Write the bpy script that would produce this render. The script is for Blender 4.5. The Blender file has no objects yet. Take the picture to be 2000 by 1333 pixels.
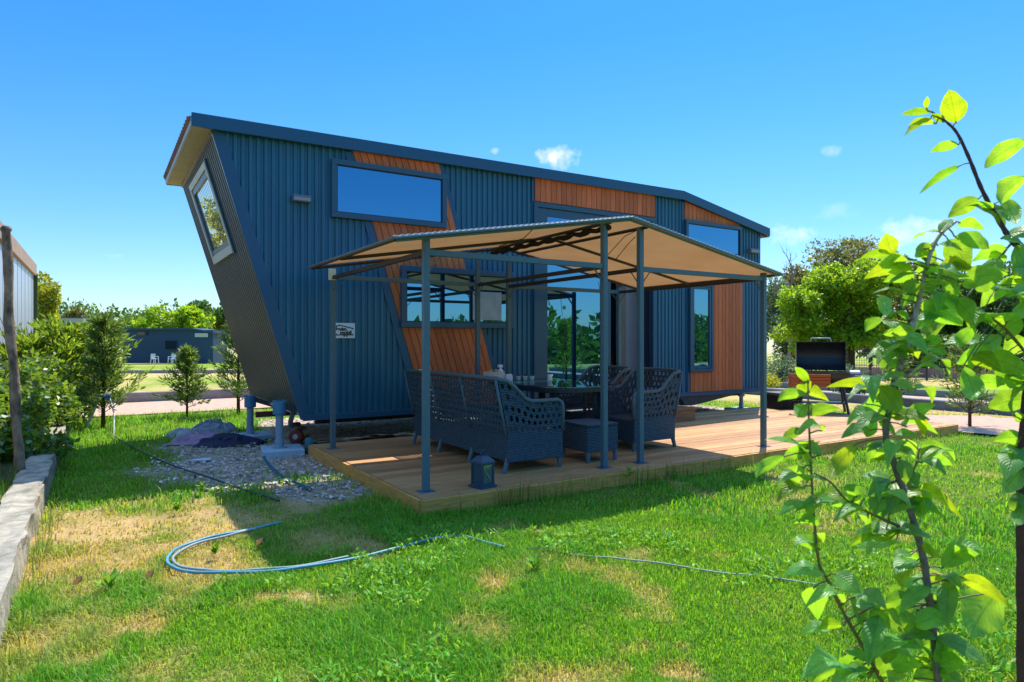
import bpy, bmesh, math, random
import numpy as np
from mathutils import Vector, Matrix
random.seed(7); rng = np.random.default_rng(7)
R = math.radians
scene = bpy.context.scene
col = scene.collection

# ------------------------------------------------------------------ camera
AZ = 32.24
cd = bpy.data.cameras.new('camera'); cam = bpy.data.objects.new('camera', cd); col.objects.link(cam)
cam.location = (0, 0, 1.35); cam.rotation_euler = (R(90), 0, R(-AZ))
cd.sensor_width = 36; cd.lens = 23.04; cd.shift_y = -0.00075
cd.clip_start = 0.05; cd.clip_end = 3000
cd.dof.use_dof = True; cd.dof.focus_distance = 6.5; cd.dof.aperture_fstop = 9
scene.camera = cam
FW = Vector((math.sin(R(AZ)), math.cos(R(AZ)), 0)); RT = Vector((math.cos(R(AZ)), -math.sin(R(AZ)), 0)); UP = Vector((0, 0, 1))
CAM = Vector((0, 0, 1.35))
def at(px, py, d):                       # a point d metres in front of the camera
    return CAM + FW*d + RT*((px-1000)/1280*d) + UP*((665-py)/1280*d)
def gz(x, y):                            # terrain height, falls gently away in the distance
    return -0.018*max(0.0, math.hypot(x, y)-18)
def gp(px, py, z=0.0):                   # point on the terrain
    d = 10.0
    for _ in range(40):
        p = at(px, py, d); d = 1280*(1.35-(gz(p.x, p.y)+z))/max(py-665, 1)
        d = min(d, 300)
    p = at(px, py, d); return Vector((p.x, p.y, gz(p.x, p.y)+z))

# ------------------------------------------------------------------ light, sky
SUN = Vector((.49, .355, 1.0)).normalized()
sl = bpy.data.lights.new('sun', 'SUN'); sl.energy = 3.6; sl.angle = R(.5); sl.color = (1, .95, .86)
so = bpy.data.objects.new('sun', sl); col.objects.link(so)
so.rotation_euler = SUN.to_track_quat('Z', 'Y').to_euler(); so.location = (10, 8, 20)
w = bpy.data.worlds.new('World'); scene.world = w; w.use_nodes = True
nt = w.node_tree; nt.nodes.clear()
def N(t, typ, **k):
    n = t.nodes.new(typ)
    for a, b in k.items(): setattr(n, a, b)
    return n
sky = N(nt, 'ShaderNodeTexSky', sky_type='NISHITA', sun_disc=False)
sky.sun_elevation = math.asin(SUN.z); sky.sun_rotation = math.atan2(SUN.x, SUN.y)
sky.air_density = 1.0; sky.dust_density = .2; sky.ozone_density = 3.0; sky.altitude = 0
hs = N(nt, 'ShaderNodeHueSaturation'); hs.inputs['Saturation'].default_value = 1.22; hs.inputs['Value'].default_value = 1.14
nt.links.new(sky.outputs[0], hs.inputs['Color'])
tc = N(nt, 'ShaderNodeTexCoord')
nz = N(nt, 'ShaderNodeTexNoise'); nz.inputs['Scale'].default_value = 38; nz.inputs['Detail'].default_value = 7; nz.inputs['Roughness'].default_value = .62
nt.links.new(tc.outputs['Generated'], nz.inputs['Vector'])
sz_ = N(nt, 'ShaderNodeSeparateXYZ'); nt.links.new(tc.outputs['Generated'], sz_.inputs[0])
gr_ = N(nt, 'ShaderNodeValToRGB'); cr = gr_.color_ramp; cr.elements[0].position = 0; cr.elements[0].color = (.37, .42, .48, 1); cr.elements[1].position = 1; cr.elements[1].color = (1.75, 1.75, 1.7, 1)  # sky tint by height; extra brightness added overhead to lift the shade
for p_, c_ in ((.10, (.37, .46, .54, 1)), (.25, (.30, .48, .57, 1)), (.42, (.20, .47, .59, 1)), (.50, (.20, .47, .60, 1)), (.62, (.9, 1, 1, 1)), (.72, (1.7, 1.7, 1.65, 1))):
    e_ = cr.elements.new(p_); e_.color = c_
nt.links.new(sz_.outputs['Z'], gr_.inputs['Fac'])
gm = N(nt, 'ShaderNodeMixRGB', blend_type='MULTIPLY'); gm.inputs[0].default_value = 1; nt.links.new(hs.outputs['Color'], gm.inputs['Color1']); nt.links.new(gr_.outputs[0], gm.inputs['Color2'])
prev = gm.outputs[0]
def M(t, op, a, b=None, c=None, clamp=False):
    m = N(t, 'ShaderNodeMath', operation=op, use_clamp=clamp)
    for i, v in enumerate((a, b, c)):
        if v is None: continue
        if isinstance(v, (int, float)): m.inputs[i].default_value = v
        else: t.links.new(v, m.inputs[i])
    return m.outputs[0]
def dotv(v):
    m = N(nt, 'ShaderNodeVectorMath', operation='DOT_PRODUCT'); m.inputs[1].default_value = v
    nt.links.new(tc.outputs['Generated'], m.inputs[0]); return m.outputs['Value']
# small fair-weather clouds, fixed directions in the sky: azimuth right of forward, height, half sizes, strength
for cx, cy, sx, sy, st in [(1088, 307, 66, 24, 1.0), (1785, 452, 75, 30, .75), (1537, 462, 55, 24, .7), (967, 296, 12, 9, .7),
                           (1628, 294, 20, 12, .35), (218, 500, 22, 8, .35), (1640, 415, 46, 18, .18), (2260, 360, 150, 40, .8), (-420, 420, 160, 40, .7)]:
    f = (at(cx, cy, 1)-CAM).normalized(); r = f.cross(UP).normalized(); u = r.cross(f)
    a = M(nt, 'DIVIDE', dotv(r), sx/1280*.95); b = M(nt, 'DIVIDE', dotv(u), sy/1280*.95)
    rr = M(nt, 'ADD', M(nt, 'MULTIPLY', a, a), M(nt, 'MULTIPLY', b, b))
    fr = M(nt, 'GREATER_THAN', dotv(f), 0.2)
    m = M(nt, 'SUBTRACT', 1.0, rr); m = M(nt, 'ADD', m, M(nt, 'MULTIPLY', M(nt, 'SUBTRACT', nz.outputs['Fac'], .55), 4.2))
    m = M(nt, 'MULTIPLY', m, .55, clamp=True); m = M(nt, 'MULTIPLY', M(nt, 'MULTIPLY', m, fr), st)
    inside = M(nt, 'LESS_THAN', rr, 3.0); m = M(nt, 'MULTIPLY', m, inside)
    mx = N(nt, 'ShaderNodeMixRGB'); mx.inputs['Color2'].default_value = (4.2, 4.25, 4.35, 1)
    nt.links.new(m, mx.inputs['Fac']); nt.links.new(prev, mx.inputs['Color1']); prev = mx.outputs[0]
bg = N(nt, 'ShaderNodeBackground'); bg.inputs['Strength'].default_value = .15
wo = N(nt, 'ShaderNodeOutputWorld')
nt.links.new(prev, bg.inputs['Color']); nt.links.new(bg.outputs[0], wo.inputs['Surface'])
vs = scene.view_settings; vs.view_transform = 'Standard'; vs.look = 'None'; vs.gamma = 1; vs.exposure = 1.02
try: vs.use_curve_mapping = False
except Exception: pass
scene.cycles.max_bounces = 8; scene.cycles.transparent_max_bounces = 12

# ------------------------------------------------------------------ helpers
def tag(o, label=None, cat=None, group=None, kind=None):
    if label: o['label'] = label
    if cat: o['category'] = cat
    if group: o['group'] = group
    if kind: o['kind'] = kind
    return o
def thing(name, label, cat, loc=(0, 0, 0), rz=0, group=None):
    o = bpy.data.objects.new(name, None); col.objects.link(o); o.empty_display_size = .1
    o.location = loc; o.rotation_euler = (0, 0, rz)
    return tag(o, label, cat, group)
def copy_tree(o, parent=None):
    c = o.copy(); col.objects.link(c)
    if parent is not None: c.parent = parent
    for ch in [x for x in bpy.data.objects if x.parent == o]: copy_tree(ch, c)
    return c
class MB:
    def __init__(s): s.v = []; s.f = []
    def add(s, vs_, fs):
        o = len(s.v); s.v += [tuple(v) for v in vs_]; s.f += [tuple(i+o for i in f) for f in fs]; return s
    def box(s, x0, x1, y0, y1, z0, z1):
        return s.add([(x0,y0,z0),(x1,y0,z0),(x1,y1,z0),(x0,y1,z0),(x0,y0,z1),(x1,y0,z1),(x1,y1,z1),(x0,y1,z1)],
              [(3,2,1,0),(4,5,6,7),(0,1,5,4),(1,2,6,5),(2,3,7,6),(3,0,4,7)])
    def bar(s, p, q, w, h=None, up=(0, 0, 1)):
        p = Vector(p); q = Vector(q); h = h or w; t = (q-p).normalized(); upv = Vector(up)
        if abs(t.dot(upv)) > .98: upv = Vector((1, 0, 0))
        a = t.cross(upv).normalized()*w/2; b = a.cross(t).normalized()*h/2
        vs_ = [p-a-b, p+a-b, p+a+b, p-a+b, q-a-b, q+a-b, q+a+b, q-a+b]
        return s.add(vs_, [(3,2,1,0),(4,5,6,7),(0,1,5,4),(1,2,6,5),(2,3,7,6),(3,0,4,7)])
    def tube(s, pts, r, n=8, caps=True):
        pts = [Vector(p) for p in pts]; rs = r if isinstance(r, (list, tuple)) else [r]*len(pts)
        vs_ = []; fs = []; a = None
        for i, p in enumerate(pts):
            t = (pts[min(i+1, len(pts)-1)]-pts[max(i-1, 0)]).normalized()
            if a is None:
                a = t.cross(Vector((0, 0, 1)) if abs(t.z) < .9 else Vector((1, 0, 0))).normalized()
            else: a = (a-t*a.dot(t)).normalized()
            b = t.cross(a)
            for k in range(n):
                th = 2*math.pi*k/n; vs_.append(p+(a*math.cos(th)+b*math.sin(th))*rs[i])
        for i in range(len(pts)-1):
            for k in range(n):
                fs.append((i*n+k, i*n+(k+1) % n, (i+1)*n+(k+1) % n, (i+1)*n+k))
        if caps: fs.append(tuple(range(n-1, -1, -1))); fs.append(tuple(range((len(pts)-1)*n, len(pts)*n)))
        return s.add(vs_, fs)
    def lathe(s, c, prof, n=16):
        vs_ = []; fs = []
        for (r, z) in prof:
            for k in range(n): vs_.append((c[0]+r*math.cos(2*math.pi*k/n), c[1]+r*math.sin(2*math.pi*k/n), c[2]+z))
        m = len(prof)
        for i in range(m-1):
            for k in range(n): fs.append((i*n+k, i*n+(k+1) % n, (i+1)*n+(k+1) % n, (i+1)*n+k))
        fs.append(tuple(range(n-1, -1, -1))); fs.append(tuple(range((m-1)*n, m*n)))
        return s.add(vs_, fs)
    def prism(s, poly, y0, y1):          # poly in (x,z), extruded along y
        n = len(poly); vs_ = [(x, y0, z) for x, z in poly]+[(x, y1, z) for x, z in poly]
        fs = [tuple(range(n)), tuple(range(2*n-1, n-1, -1))]+[(i, i+n, (i+1) % n+n, (i+1) % n) for i in range(n)]
        return s.add(vs_, fs)
    def grid(s, f, nu, nv):
        vs_ = [f(i/nu, j/nv) for j in range(nv+1) for i in range(nu+1)]
        fs = [(j*(nu+1)+i, j*(nu+1)+i+1, (j+1)*(nu+1)+i+1, (j+1)*(nu+1)+i) for j in range(nv) for i in range(nu)]
        return s.add(vs_, fs)
    def holes(s, f, nu, nv, h=.24):      # woven cane panel: a hole in every cell, rows staggered
        for j in range(nv):
            off = .5 if j % 2 else 0
            for i in range(nu+1 if off else nu):
                u0, u1 = max(0, (i-off)/nu), min(1, (i+1-off)/nu); v0, v1 = j/nv, (j+1)/nv
                if u1-u0 < .9/nu:
                    s.add([f(u0, v0), f(u1, v0), f(u1, v1), f(u0, v1)], [(0, 1, 2, 3)]); continue
                cu, cv = (u0+u1)/2, (v0+v1)/2; du, dv = (u1-u0), (v1-v0)
                out = [(u0,v0),(cu,v0),(u1,v0),(u1,cv),(u1,v1),(cu,v1),(u0,v1),(u0,cv)]
                inn = [(cu+du*h*math.cos(a), cv+dv*h*1.1*math.sin(a)) for a in [R(225+45*k) for k in range(8)]]
                s.add([f(*p) for p in out+inn], [(k, (k+1) % 8, 8+(k+1) % 8, 8+k) for k in range(8)])
        return s
    def build(s, name, mat, parent=None, smooth=False, bevel=0, solid=0, sub=0):
        me = bpy.data.meshes.new(name); me.from_pydata([tuple(v) for v in s.v], [], s.f)
        bm = bmesh.new(); bm.from_mesh(me)
        if solid == 0: bmesh.ops.recalc_face_normals(bm, faces=bm.faces)
        bm.to_mesh(me); bm.free()
        o = bpy.data.objects.new(name, me); col.objects.link(o)
        if mat: me.materials.append(mat)
        if parent is not None: o.parent = parent
        if smooth:
            for p in me.polygons: p.use_smooth = True
        if solid:
            m = o.modifiers.new('solid', 'SOLIDIFY'); m.thickness = solid; m.offset = 0
        if sub:
            m = o.modifiers.new('sub', 'SUBSURF'); m.levels = sub; m.render_levels = sub
        if bevel:
            m = o.modifiers.new('bevel', 'BEVEL'); m.width = bevel; m.segments = 2; m.limit_method = 'ANGLE'; m.angle_limit = R(40)
        return o
def np_mesh(name, V, loops, starts, mat, parent=None, colors=None, smooth=False):
    me = bpy.data.meshes.new(name)
    me.vertices.add(len(V)); me.vertices.foreach_set('co', np.asarray(V, np.float32).ravel())
    me.loops.add(len(loops)); me.loops.foreach_set('vertex_index', np.asarray(loops, np.int32))
    me.polygons.add(len(starts)); me.polygons.foreach_set('loop_start', np.asarray(starts, np.int32))
    me.update(calc_edges=True)
    if colors is not None:
        a = me.color_attributes.new('tint', 'FLOAT_COLOR', 'POINT'); c4 = np.ones((len(V), 4), np.float32); c4[:, :3] = colors
        a.data.foreach_set('color', c4.ravel())
    if smooth: me.polygons.foreach_set('use_smooth', np.ones(len(starts), bool))
    o = bpy.data.objects.new(name, me); col.objects.link(o)
    if mat: me.materials.append(mat)
    if parent is not None: o.parent = parent
    return o
# value noise
_tab = rng.random((256, 256))
def vnoise(x, y, s=1.0):
    x = np.asarray(x, float)*s+100.3; y = np.asarray(y, float)*s+57.7
    xi = np.floor(x).astype(int); yi = np.floor(y).astype(int); fx = x-xi; fy = y-yi
    fx = fx*fx*(3-2*fx); fy = fy*fy*(3-2*fy); g = lambda a, b: _tab[a % 256, b % 256]
    return (g(xi, yi)*(1-fx)+g(xi+1, yi)*fx)*(1-fy)+(g(xi, yi+1)*(1-fx)+g(xi+1, yi+1)*fx)*fy
def fbm(x, y, s=1.0, o=4):
    t = 0; a = .5; n = 0
    for k in range(o): t = t+a*vnoise(x, y, s*2**k); n += a; a *= .5
    return t/n
def sstep(a, b, x): t = np.clip((x-a)/(b-a), 0, 1); return t*t*(3-2*t)

# ------------------------------------------------------------------ materials
def new_mat(name):
    m = bpy.data.materials.new(name); m.use_nodes = True; t = m.node_tree; t.nodes.clear()
    return m, t
def mat(name, c, rough=.6, spec=.4, metal=0, c2=None, nscale=8, bump=0, bscale=60, stretch=(1, 1, 1), island=0, coat=0, detail=5):
    m, t = new_mat(name)
    out = N(t, 'ShaderNodeOutputMaterial'); p = N(t, 'ShaderNodeBsdfPrincipled'); t.links.new(p.outputs[0], out.inputs[0])
    p.inputs['Base Color'].default_value = (*c, 1); p.inputs['Roughness'].default_value = rough
    p.inputs['Specular IOR Level'].default_value = spec; p.inputs['Metallic'].default_value = metal
    if coat: p.inputs['Coat Weight'].default_value = coat
    co = N(t, 'ShaderNodeTexCoord'); mp = N(t, 'ShaderNodeMapping'); mp.inputs['Scale'].default_value = stretch
    t.links.new(co.outputs['Object'], mp.inputs['Vector'])
    cur = None
    if c2:
        n = N(t, 'ShaderNodeTexNoise'); n.inputs['Scale'].default_value = nscale; n.inputs['Detail'].default_value = detail; n.inputs['Roughness'].default_value = .65
        t.links.new(mp.outputs[0], n.inputs['Vector'])
        r = N(t, 'ShaderNodeValToRGB'); r.color_ramp.elements[0].position = .35; r.color_ramp.elements[1].position = .68
        r.color_ramp.elements[0].color = (*c, 1); r.color_ramp.elements[1].color = (*c2, 1)
        t.links.new(n.outputs['Fac'], r.inputs['Fac']); cur = r.outputs['Color']
    if island:
        g = N(t, 'ShaderNodeNewGeometry'); h = N(t, 'ShaderNodeHueSaturation')
        mr = N(t, 'ShaderNodeMapRange'); mr.inputs['To Min'].default_value = 1-island; mr.inputs['To Max'].default_value = 1+island
        t.links.new(g.outputs['Random Per Island'], mr.inputs['Value']); t.links.new(mr.outputs[0], h.inputs['Value'])
        if cur: t.links.new(cur, h.inputs['Color'])
        else: h.inputs['Color'].default_value = (*c, 1)
        cur = h.outputs['Color']
    if cur: t.links.new(cur, p.inputs['Base Color'])
    if bump:
        n2 = N(t, 'ShaderNodeTexNoise'); n2.inputs['Scale'].default_value = bscale; n2.inputs['Detail'].default_value = 5
        t.links.new(mp.outputs[0], n2.inputs['Vector'])
        b = N(t, 'ShaderNodeBump'); b.inputs['Strength'].default_value = bump; b.inputs['Distance'].default_value = .01
        t.links.new(n2.outputs['Fac'], b.inputs['Height']); t.links.new(b.outputs[0], p.inputs['Normal'])
    return m
def leaf_mat(name, c, tr, mix=.45, var=.35, gloss=.35, rough=.45, attr=False, hue=.02):
    m, t = new_mat(name)
    out = N(t, 'ShaderNodeOutputMaterial'); p = N(t, 'ShaderNodeBsdfPrincipled'); l = N(t, 'ShaderNodeBsdfTranslucent'); x = N(t, 'ShaderNodeMixShader')
    p.inputs['Roughness'].default_value = rough; p.inputs['Specular IOR Level'].default_value = gloss
    x.inputs[0].default_value = mix
    g = N(t, 'ShaderNodeNewGeometry')
    mr = N(t, 'ShaderNodeMapRange'); mr.inputs['To Min'].default_value = 1-var; mr.inputs['To Max'].default_value = 1+var
    t.links.new(g.outputs['Random Per Island'], mr.inputs['Value'])
    mh = N(t, 'ShaderNodeMapRange'); mh.inputs['To Min'].default_value = .5-hue; mh.inputs['To Max'].default_value = .5+hue
    fr = M(t, 'FRACT', M(t, 'MULTIPLY', g.outputs['Random Per Island'], 17.3)); t.links.new(fr, mh.inputs['Value'])
    for sh, cc in ((p, c), (l, tr)):
        h = N(t, 'ShaderNodeHueSaturation'); h.inputs['Color'].default_value = (*cc, 1)
        t.links.new(mr.outputs[0], h.inputs['Value']); t.links.new(mh.outputs[0], h.inputs['Hue'])
        if attr:
            a = N(t, 'ShaderNodeAttribute'); a.attribute_name = 'tint'
            if sh is p: t.links.new(a.outputs['Color'], h.inputs['Color'])
            else:
                mm = N(t, 'ShaderNodeMixRGB', blend_type='MULTIPLY'); mm.inputs[0].default_value = 1; mm.inputs['Color2'].default_value = (*tr, 1)
                t.links.new(a.outputs['Color'], mm.inputs['Color1']); t.links.new(mm.outputs[0], h.inputs['Color'])
        t.links.new(h.outputs[0], sh.inputs[0])
    t.links.new(p.outputs[0], x.inputs[1]); t.links.new(l.outputs[0], x.inputs[2]); t.links.new(x.outputs[0], out.inputs[0])
    return m
def glass_mat(name, refl=.5, tint=(.8, .9, 1), base=(.006, .012, .018), clear=0):
    m, t = new_mat(name); out = N(t, 'ShaderNodeOutputMaterial')
    d = N(t, 'ShaderNodeBsdfDiffuse'); d.inputs[0].default_value = (*base, 1)
    g = N(t, 'ShaderNodeBsdfGlossy'); g.inputs['Roughness'].default_value = .004; g.inputs['Color'].default_value = (*tint, 1)
    first = d.outputs[0]
    if clear:
        tb = N(t, 'ShaderNodeBsdfTransparent'); xx = N(t, 'ShaderNodeMixShader'); xx.inputs[0].default_value = clear
        t.links.new(d.outputs[0], xx.inputs[1]); t.links.new(tb.outputs[0], xx.inputs[2]); first = xx.outputs[0]
    lw = N(t, 'ShaderNodeLayerWeight'); lw.inputs[0].default_value = .35
    f = M(t, 'ADD', M(t, 'MULTIPLY', lw.outputs['Fresnel'], .5), refl, clamp=True)
    x = N(t, 'ShaderNodeMixShader'); t.links.new(f, x.inputs[0])
    t.links.new(first, x.inputs[1]); t.links.new(g.outputs[0], x.inputs[2]); t.links.new(x.outputs[0], out.inputs[0])
    return m
def wood_mat(name, c, c2, along=(1, 14, 14), rough=.55, island=.22, spec=.3, knots=0):
    return mat(name, c, rough, spec, c2=c2, nscale=3.2, stretch=along, bump=.25, bscale=9, island=island, detail=8)
METAL = mat('sky_tinted_cladding', (.011, .102, .175), .36, .5, c2=(.020, .132, .21), nscale=3.5, stretch=(3, 3, .25))  # anthracite metal with the blue of reflected sky put into its colour
METAL2 = mat('blue_trim', (.012, .082, .16), .36, .5)
ENDM = mat('ground_tinted_cladding', (.085, .080, .075), .4, .5, c2=(.105, .098, .09), nscale=3)  # same metal, greyer: warm ground reflection put into the colour
FRAME = mat('window_frame', (.022, .082, .135), .35, .5)
POST = mat('gazebo_steel', (.060, .125, .165), .4, .5, c2=(.07, .14, .18), nscale=20)
DARKBAR = mat('dark_steel', (.035, .032, .03), .5, .4)
TIMBER = wood_mat('timber_cladding', (.58, .17, .055), (.42, .105, .033), along=(16, 16, 1.2), island=.22)
DECKW = wood_mat('deck_boards', (.56, .30, .12), (.36, .16, .055), along=(1, 16, 16), island=.26, rough=.6)
FASW = wood_mat('deck_edge', (.74, .36, .085), (.46, .20, .045), along=(2, 2, 16), island=.1)
FASWL = wood_mat('deck_edge_side', (.74, .36, .085), (.46, .20, .045), along=(2, 2, 16), island=.1)
STEPW = wood_mat('step_wood', (.36, .17, .075), (.2, .085, .035), along=(1, 12, 12), island=.1)
BEIGE = mat('soffit_beige', (.52, .40, .19), .55, .3, c2=(.42, .31, .14), nscale=3)
CREAM = mat('cream_trim', (.62, .58, .45), .5, .4)
TILE = mat('roof_tile', (.30, .14, .075), .6, .3, c2=(.20, .10, .06), nscale=9)
WHITE = mat('white_paint', (.72, .74, .76), .5, .4)
CONC = mat('concrete', (.36, .36, .33), .9, .15, c2=(.20, .20, .18), nscale=7, bump=.5, bscale=40)
CONCL = mat('pale_concrete', (.42, .52, .58), .85, .2, c2=(.33, .42, .47), nscale=9, bump=.25, bscale=60)
GALV = mat('galvanised_pipe', (.26, .36, .44), .4, .5, c2=(.2, .29, .36), nscale=14)
GALVB = mat('jack_collar', (.06, .22, .36), .45, .5)
BLACK = mat('black_paint', (.012, .012, .014), .45, .4)
GLASS = glass_mat('window_glass', .44, (.24, .66, 1.0))
GLASS_END = glass_mat('end_window_glass', .62, (.95, .95, .95))
TABLEGLASS = glass_mat('table_glass', .18, (.8, .95, .95), (.03, .07, .07), clear=.35)
LANTG = glass_mat('lantern_glass', .2, (.9, .95, 1), (.12, .14, .16), clear=.3)
# wicker: strands in the bump
def wicker_mat(name, c, c2):
    m = mat(name, c, .5, .35, c2=c2, nscale=24)
    t = m.node_tree; p = [n for n in t.nodes if n.type == 'BSDF_PRINCIPLED'][0]
    co = N(t, 'ShaderNodeTexCoord'); sx = N(t, 'ShaderNodeSeparateXYZ'); t.links.new(co.outputs['Object'], sx.inputs[0])
    a = M(t, 'ABSOLUTE', M(t, 'SINE', M(t, 'MULTIPLY', sx.outputs['Z'], 210)))
    s_ = M(t, 'MULTIPLY', M(t, 'ADD', sx.outputs['X'], sx.outputs['Y']), 120)
    ph = M(t, 'MULTIPLY', M(t, 'ROUND', M(t, 'MULTIPLY', sx.outputs['Z'], 66.8)), 3.14159)
    b = M(t, 'MULTIPLY', M(t, 'SINE', M(t, 'ADD', s_, ph)), .35)
    bp = N(t, 'ShaderNodeBump'); bp.inputs['Strength'].default_value = 1; bp.inputs['Distance'].default_value = .009
    src = p.inputs['Base Color'].links[0].from_socket; mx = N(t, 'ShaderNodeMixRGB', blend_type='MULTIPLY'); mx.inputs[0].default_value = 1
    rr_ = N(t, 'ShaderNodeValToRGB'); rr_.color_ramp.elements[0].color = (.35, .35, .4, 1); rr_.color_ramp.elements[1].position = .8; rr_.color_ramp.elements[1].color = (1.25, 1.2, 1.15, 1)
    t.links.new(M(t, 'ADD', a, b), rr_.inputs['Fac']); t.links.new(src, mx.inputs['Color1']); t.links.new(rr_.outputs[0], mx.inputs['Color2']); t.links.new(mx.outputs[0], p.inputs['Base Color'])
    t.links.new(M(t, 'ADD', a, b), bp.inputs['Height']); t.links.new(bp.outputs[0], p.inputs['Normal'])
    return m
WICKER = wicker_mat('wicker', (.07, .135, .18), (.04, .085, .12))
WICKF = mat('wicker_rim', (.10, .17, .21), .42, .5, c2=(.05, .10, .13), nscale=60, bump=.6, bscale=120)
# canopy fabric
m, t = new_mat('canopy_fabric'); CANOPY = m
out = N(t, 'ShaderNodeOutputMaterial'); d = N(t, 'ShaderNodeBsdfDiffuse'); l = N(t, 'ShaderNodeBsdfTranslucent'); x = N(t, 'ShaderNodeMixShader')
co = N(t, 'ShaderNodeTexCoord'); n = N(t, 'ShaderNodeTexNoise'); n.inputs['Scale'].default_value = 2.2; n.inputs['Detail'].default_value = 6; t.links.new(co.outputs['Object'], n.inputs['Vector'])
r = N(t, 'ShaderNodeValToRGB'); r.color_ramp.elements[0].position = .3; r.color_ramp.elements[1].position = .7
r.color_ramp.elements[0].color = (.35, .185, .072, 1); r.color_ramp.elements[1].color = (.41, .225, .092, 1); t.links.new(n.outputs['Fac'], r.inputs['Fac'])
t.links.new(r.outputs[0], d.inputs[0]); t.links.new(r.outputs[0], l.inputs[0]); x.inputs[0].default_value = .33
t.links.new(d.outputs[0], x.inputs[1]); t.links.new(l.outputs[0], x.inputs[2]); t.links.new(x.outputs[0], out.inputs[0])

# ================================================================== SETTING: ground
HX0, HX1, HY0, HY1 = 2.1, 10.5, 7.95, 10.98
def zones(X, Y):
    nA = fbm(X, Y, 1.3); nB = fbm(X+31, Y+9, 4.0)
    grav = sstep(.25, .9, X+(nA-.5)*1.6)*sstep(6.0, 6.75, Y+(nB-.5)*1.0)*(1-sstep(9.2, 10.2, Y+(nA-.5)*1.5)*(X < 2.2))
    grav = np.maximum(grav, .9*sstep(.3, .55, np.exp(-((X-1.75)/.5)**2-((Y-5.95)/.5)**2)+.35*(nB-.5))); grav = grav*(1-sstep(11.5, 12.0, Y))*(1-sstep(10.3, 10.9, X))
    dry = np.zeros_like(X)
    spots = sstep(.66, .76, fbm(X+70, Y+33, 1.9, 3))*(.55+.35*(X < 2.2))*(Y < 6.2)
    for cx, cy, r_, a in [(.15, 5.35, 1.05, 1.25), (.0, 4.6, .7, .8), (1.3, 5.6, .6, .7), (.62, 4.45, .42, 1.15), (.95, 5.25, .45, .95), (-.05, 3.6, .45, .7), (1.62, 2.62, .26, .75), (.35, 3.1, .38, .6),
                          (.75, 2.35, .22, .55), (2.2, 3.3, .22, .65), (2.9, 3.05, .2, .6), (1.25, 4.35, .3, .8), (1.5, 2.15, .25, .7), (3.6, 3.4, .22, .5), (.1, 2.4, .35, .7), (4.6, 2.9, .3, .3), (2.6, 3.9, .12, .8), (3.3, 2.8, .10, .8), (1.9, 3.2, .14, .7), (2.4, 2.4, .12, .6), (4.0, 4.0, .13, .6), (5.2, 3.6, .15, .6), (1.1, 3.3, .16, .6)]:
        dry = np.maximum(dry, a*np.exp(-((X-cx)**2+(Y-cy)**2)/(r_*r_)))
    dry = np.clip(dry*1.15+(nB-.58)*2.0*(dry > .06)+(nA-.66)*.5, 0, 1); dry = np.maximum(dry, spots)
    far = sstep(13, 15, np.hypot(X, Y))
    fdry = sstep(.45, .62, fbm(X, Y, .14, 4)+.08*(nB-.5))*far
    return grav, np.maximum(dry, fdry), far
def gzv(X, Y):
    bed = sstep(-.52, -.62, X)*(Y < 12.2)*(X > -6)
    return -0.018*np.maximum(0, np.hypot(X, Y)-18)+.13*bed
def axis(a, b, step, far):
    core = list(np.arange(a, b+1e-6, step)); up = []; s = step; p = b
    while p < far: s *= 1.22; p += s; up.append(p)
    dn = []; s = step; p = a
    while p > -far: s *= 1.22; p -= s; dn.append(p)
    return np.array(dn[::-1]+core+up)
ax = axis(-2.5, 13, .07, 900); ay = axis(.8, 14, .07, 900)
GX, GY = np.meshgrid(ax, ay); g_, d_, f_ = zones(GX, GY)
und = ((GX > HX0-.1) & (GX < HX1+.1) & (GY > HY0-.3) & (GY < HY1+.2))
g_ = np.where(und, 1, g_)
n3 = fbm(GX, GY, 6.0, 3); n4 = fbm(GX+7, GY+3, 1.1, 3)
soil = np.stack([.10+.05*n3, .15+.07*n3, .02+0*n3], -1)
dryc = np.stack([.42+.14*n3, .28+.10*n3, .11+.05*n3], -1)
gravc = np.stack([.40+.18*n3, .30+.14*n3, .21+.11*n3], -1)
farc = np.stack([.15+.10*n4, .26+.06*n4, .02+.01*n4], -1); fdc = np.stack([.42+.14*n4, .31+.11*n4, .11+.04*n4], -1)
C = soil*(1-f_[..., None])+farc*f_[..., None]
C = C*(1-d_[..., None])+(dryc*(1-f_[..., None])+fdc*f_[..., None])*d_[..., None]
C = C*(1-g_[..., None])+gravc*g_[..., None]
bed = (GX < -.55) & (GY < 12.2) & (GX > -6); C[bed] = np.stack([.09+.05*n3, .07+.04*n3, .035+.02*n3], -1)[bed]
GZ = gzv(GX, GY)+(fbm(GX, GY, 2.0)-.5)*.05*(np.hypot(GX, GY) < 14)-.015
ny, nx = GX.shape; idx = np.arange(nx*ny).reshape(ny, nx)
q = np.stack([idx[:-1, :-1], idx[:-1, 1:], idx[1:, 1:], idx[1:, :-1]], -1).reshape(-1, 4)
m, t = new_mat('ground_soil'); GROUND = m
out = N(t, 'ShaderNodeOutputMaterial'); p = N(t, 'ShaderNodeBsdfPrincipled'); t.links.new(p.outputs[0], out.inputs[0]); p.inputs['Roughness'].default_value = .95; p.inputs['Specular IOR Level'].default_value = .1
a = N(t, 'ShaderNodeAttribute'); a.attribute_name = 'tint'; co = N(t, 'ShaderNodeTexCoord')
n = N(t, 'ShaderNodeTexNoise'); n.inputs['Scale'].default_value = 45; n.inputs['Detail'].default_value = 6; n.inputs['Roughness'].default_value = .7; t.links.new(co.outputs['Object'], n.inputs['Vector'])
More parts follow.
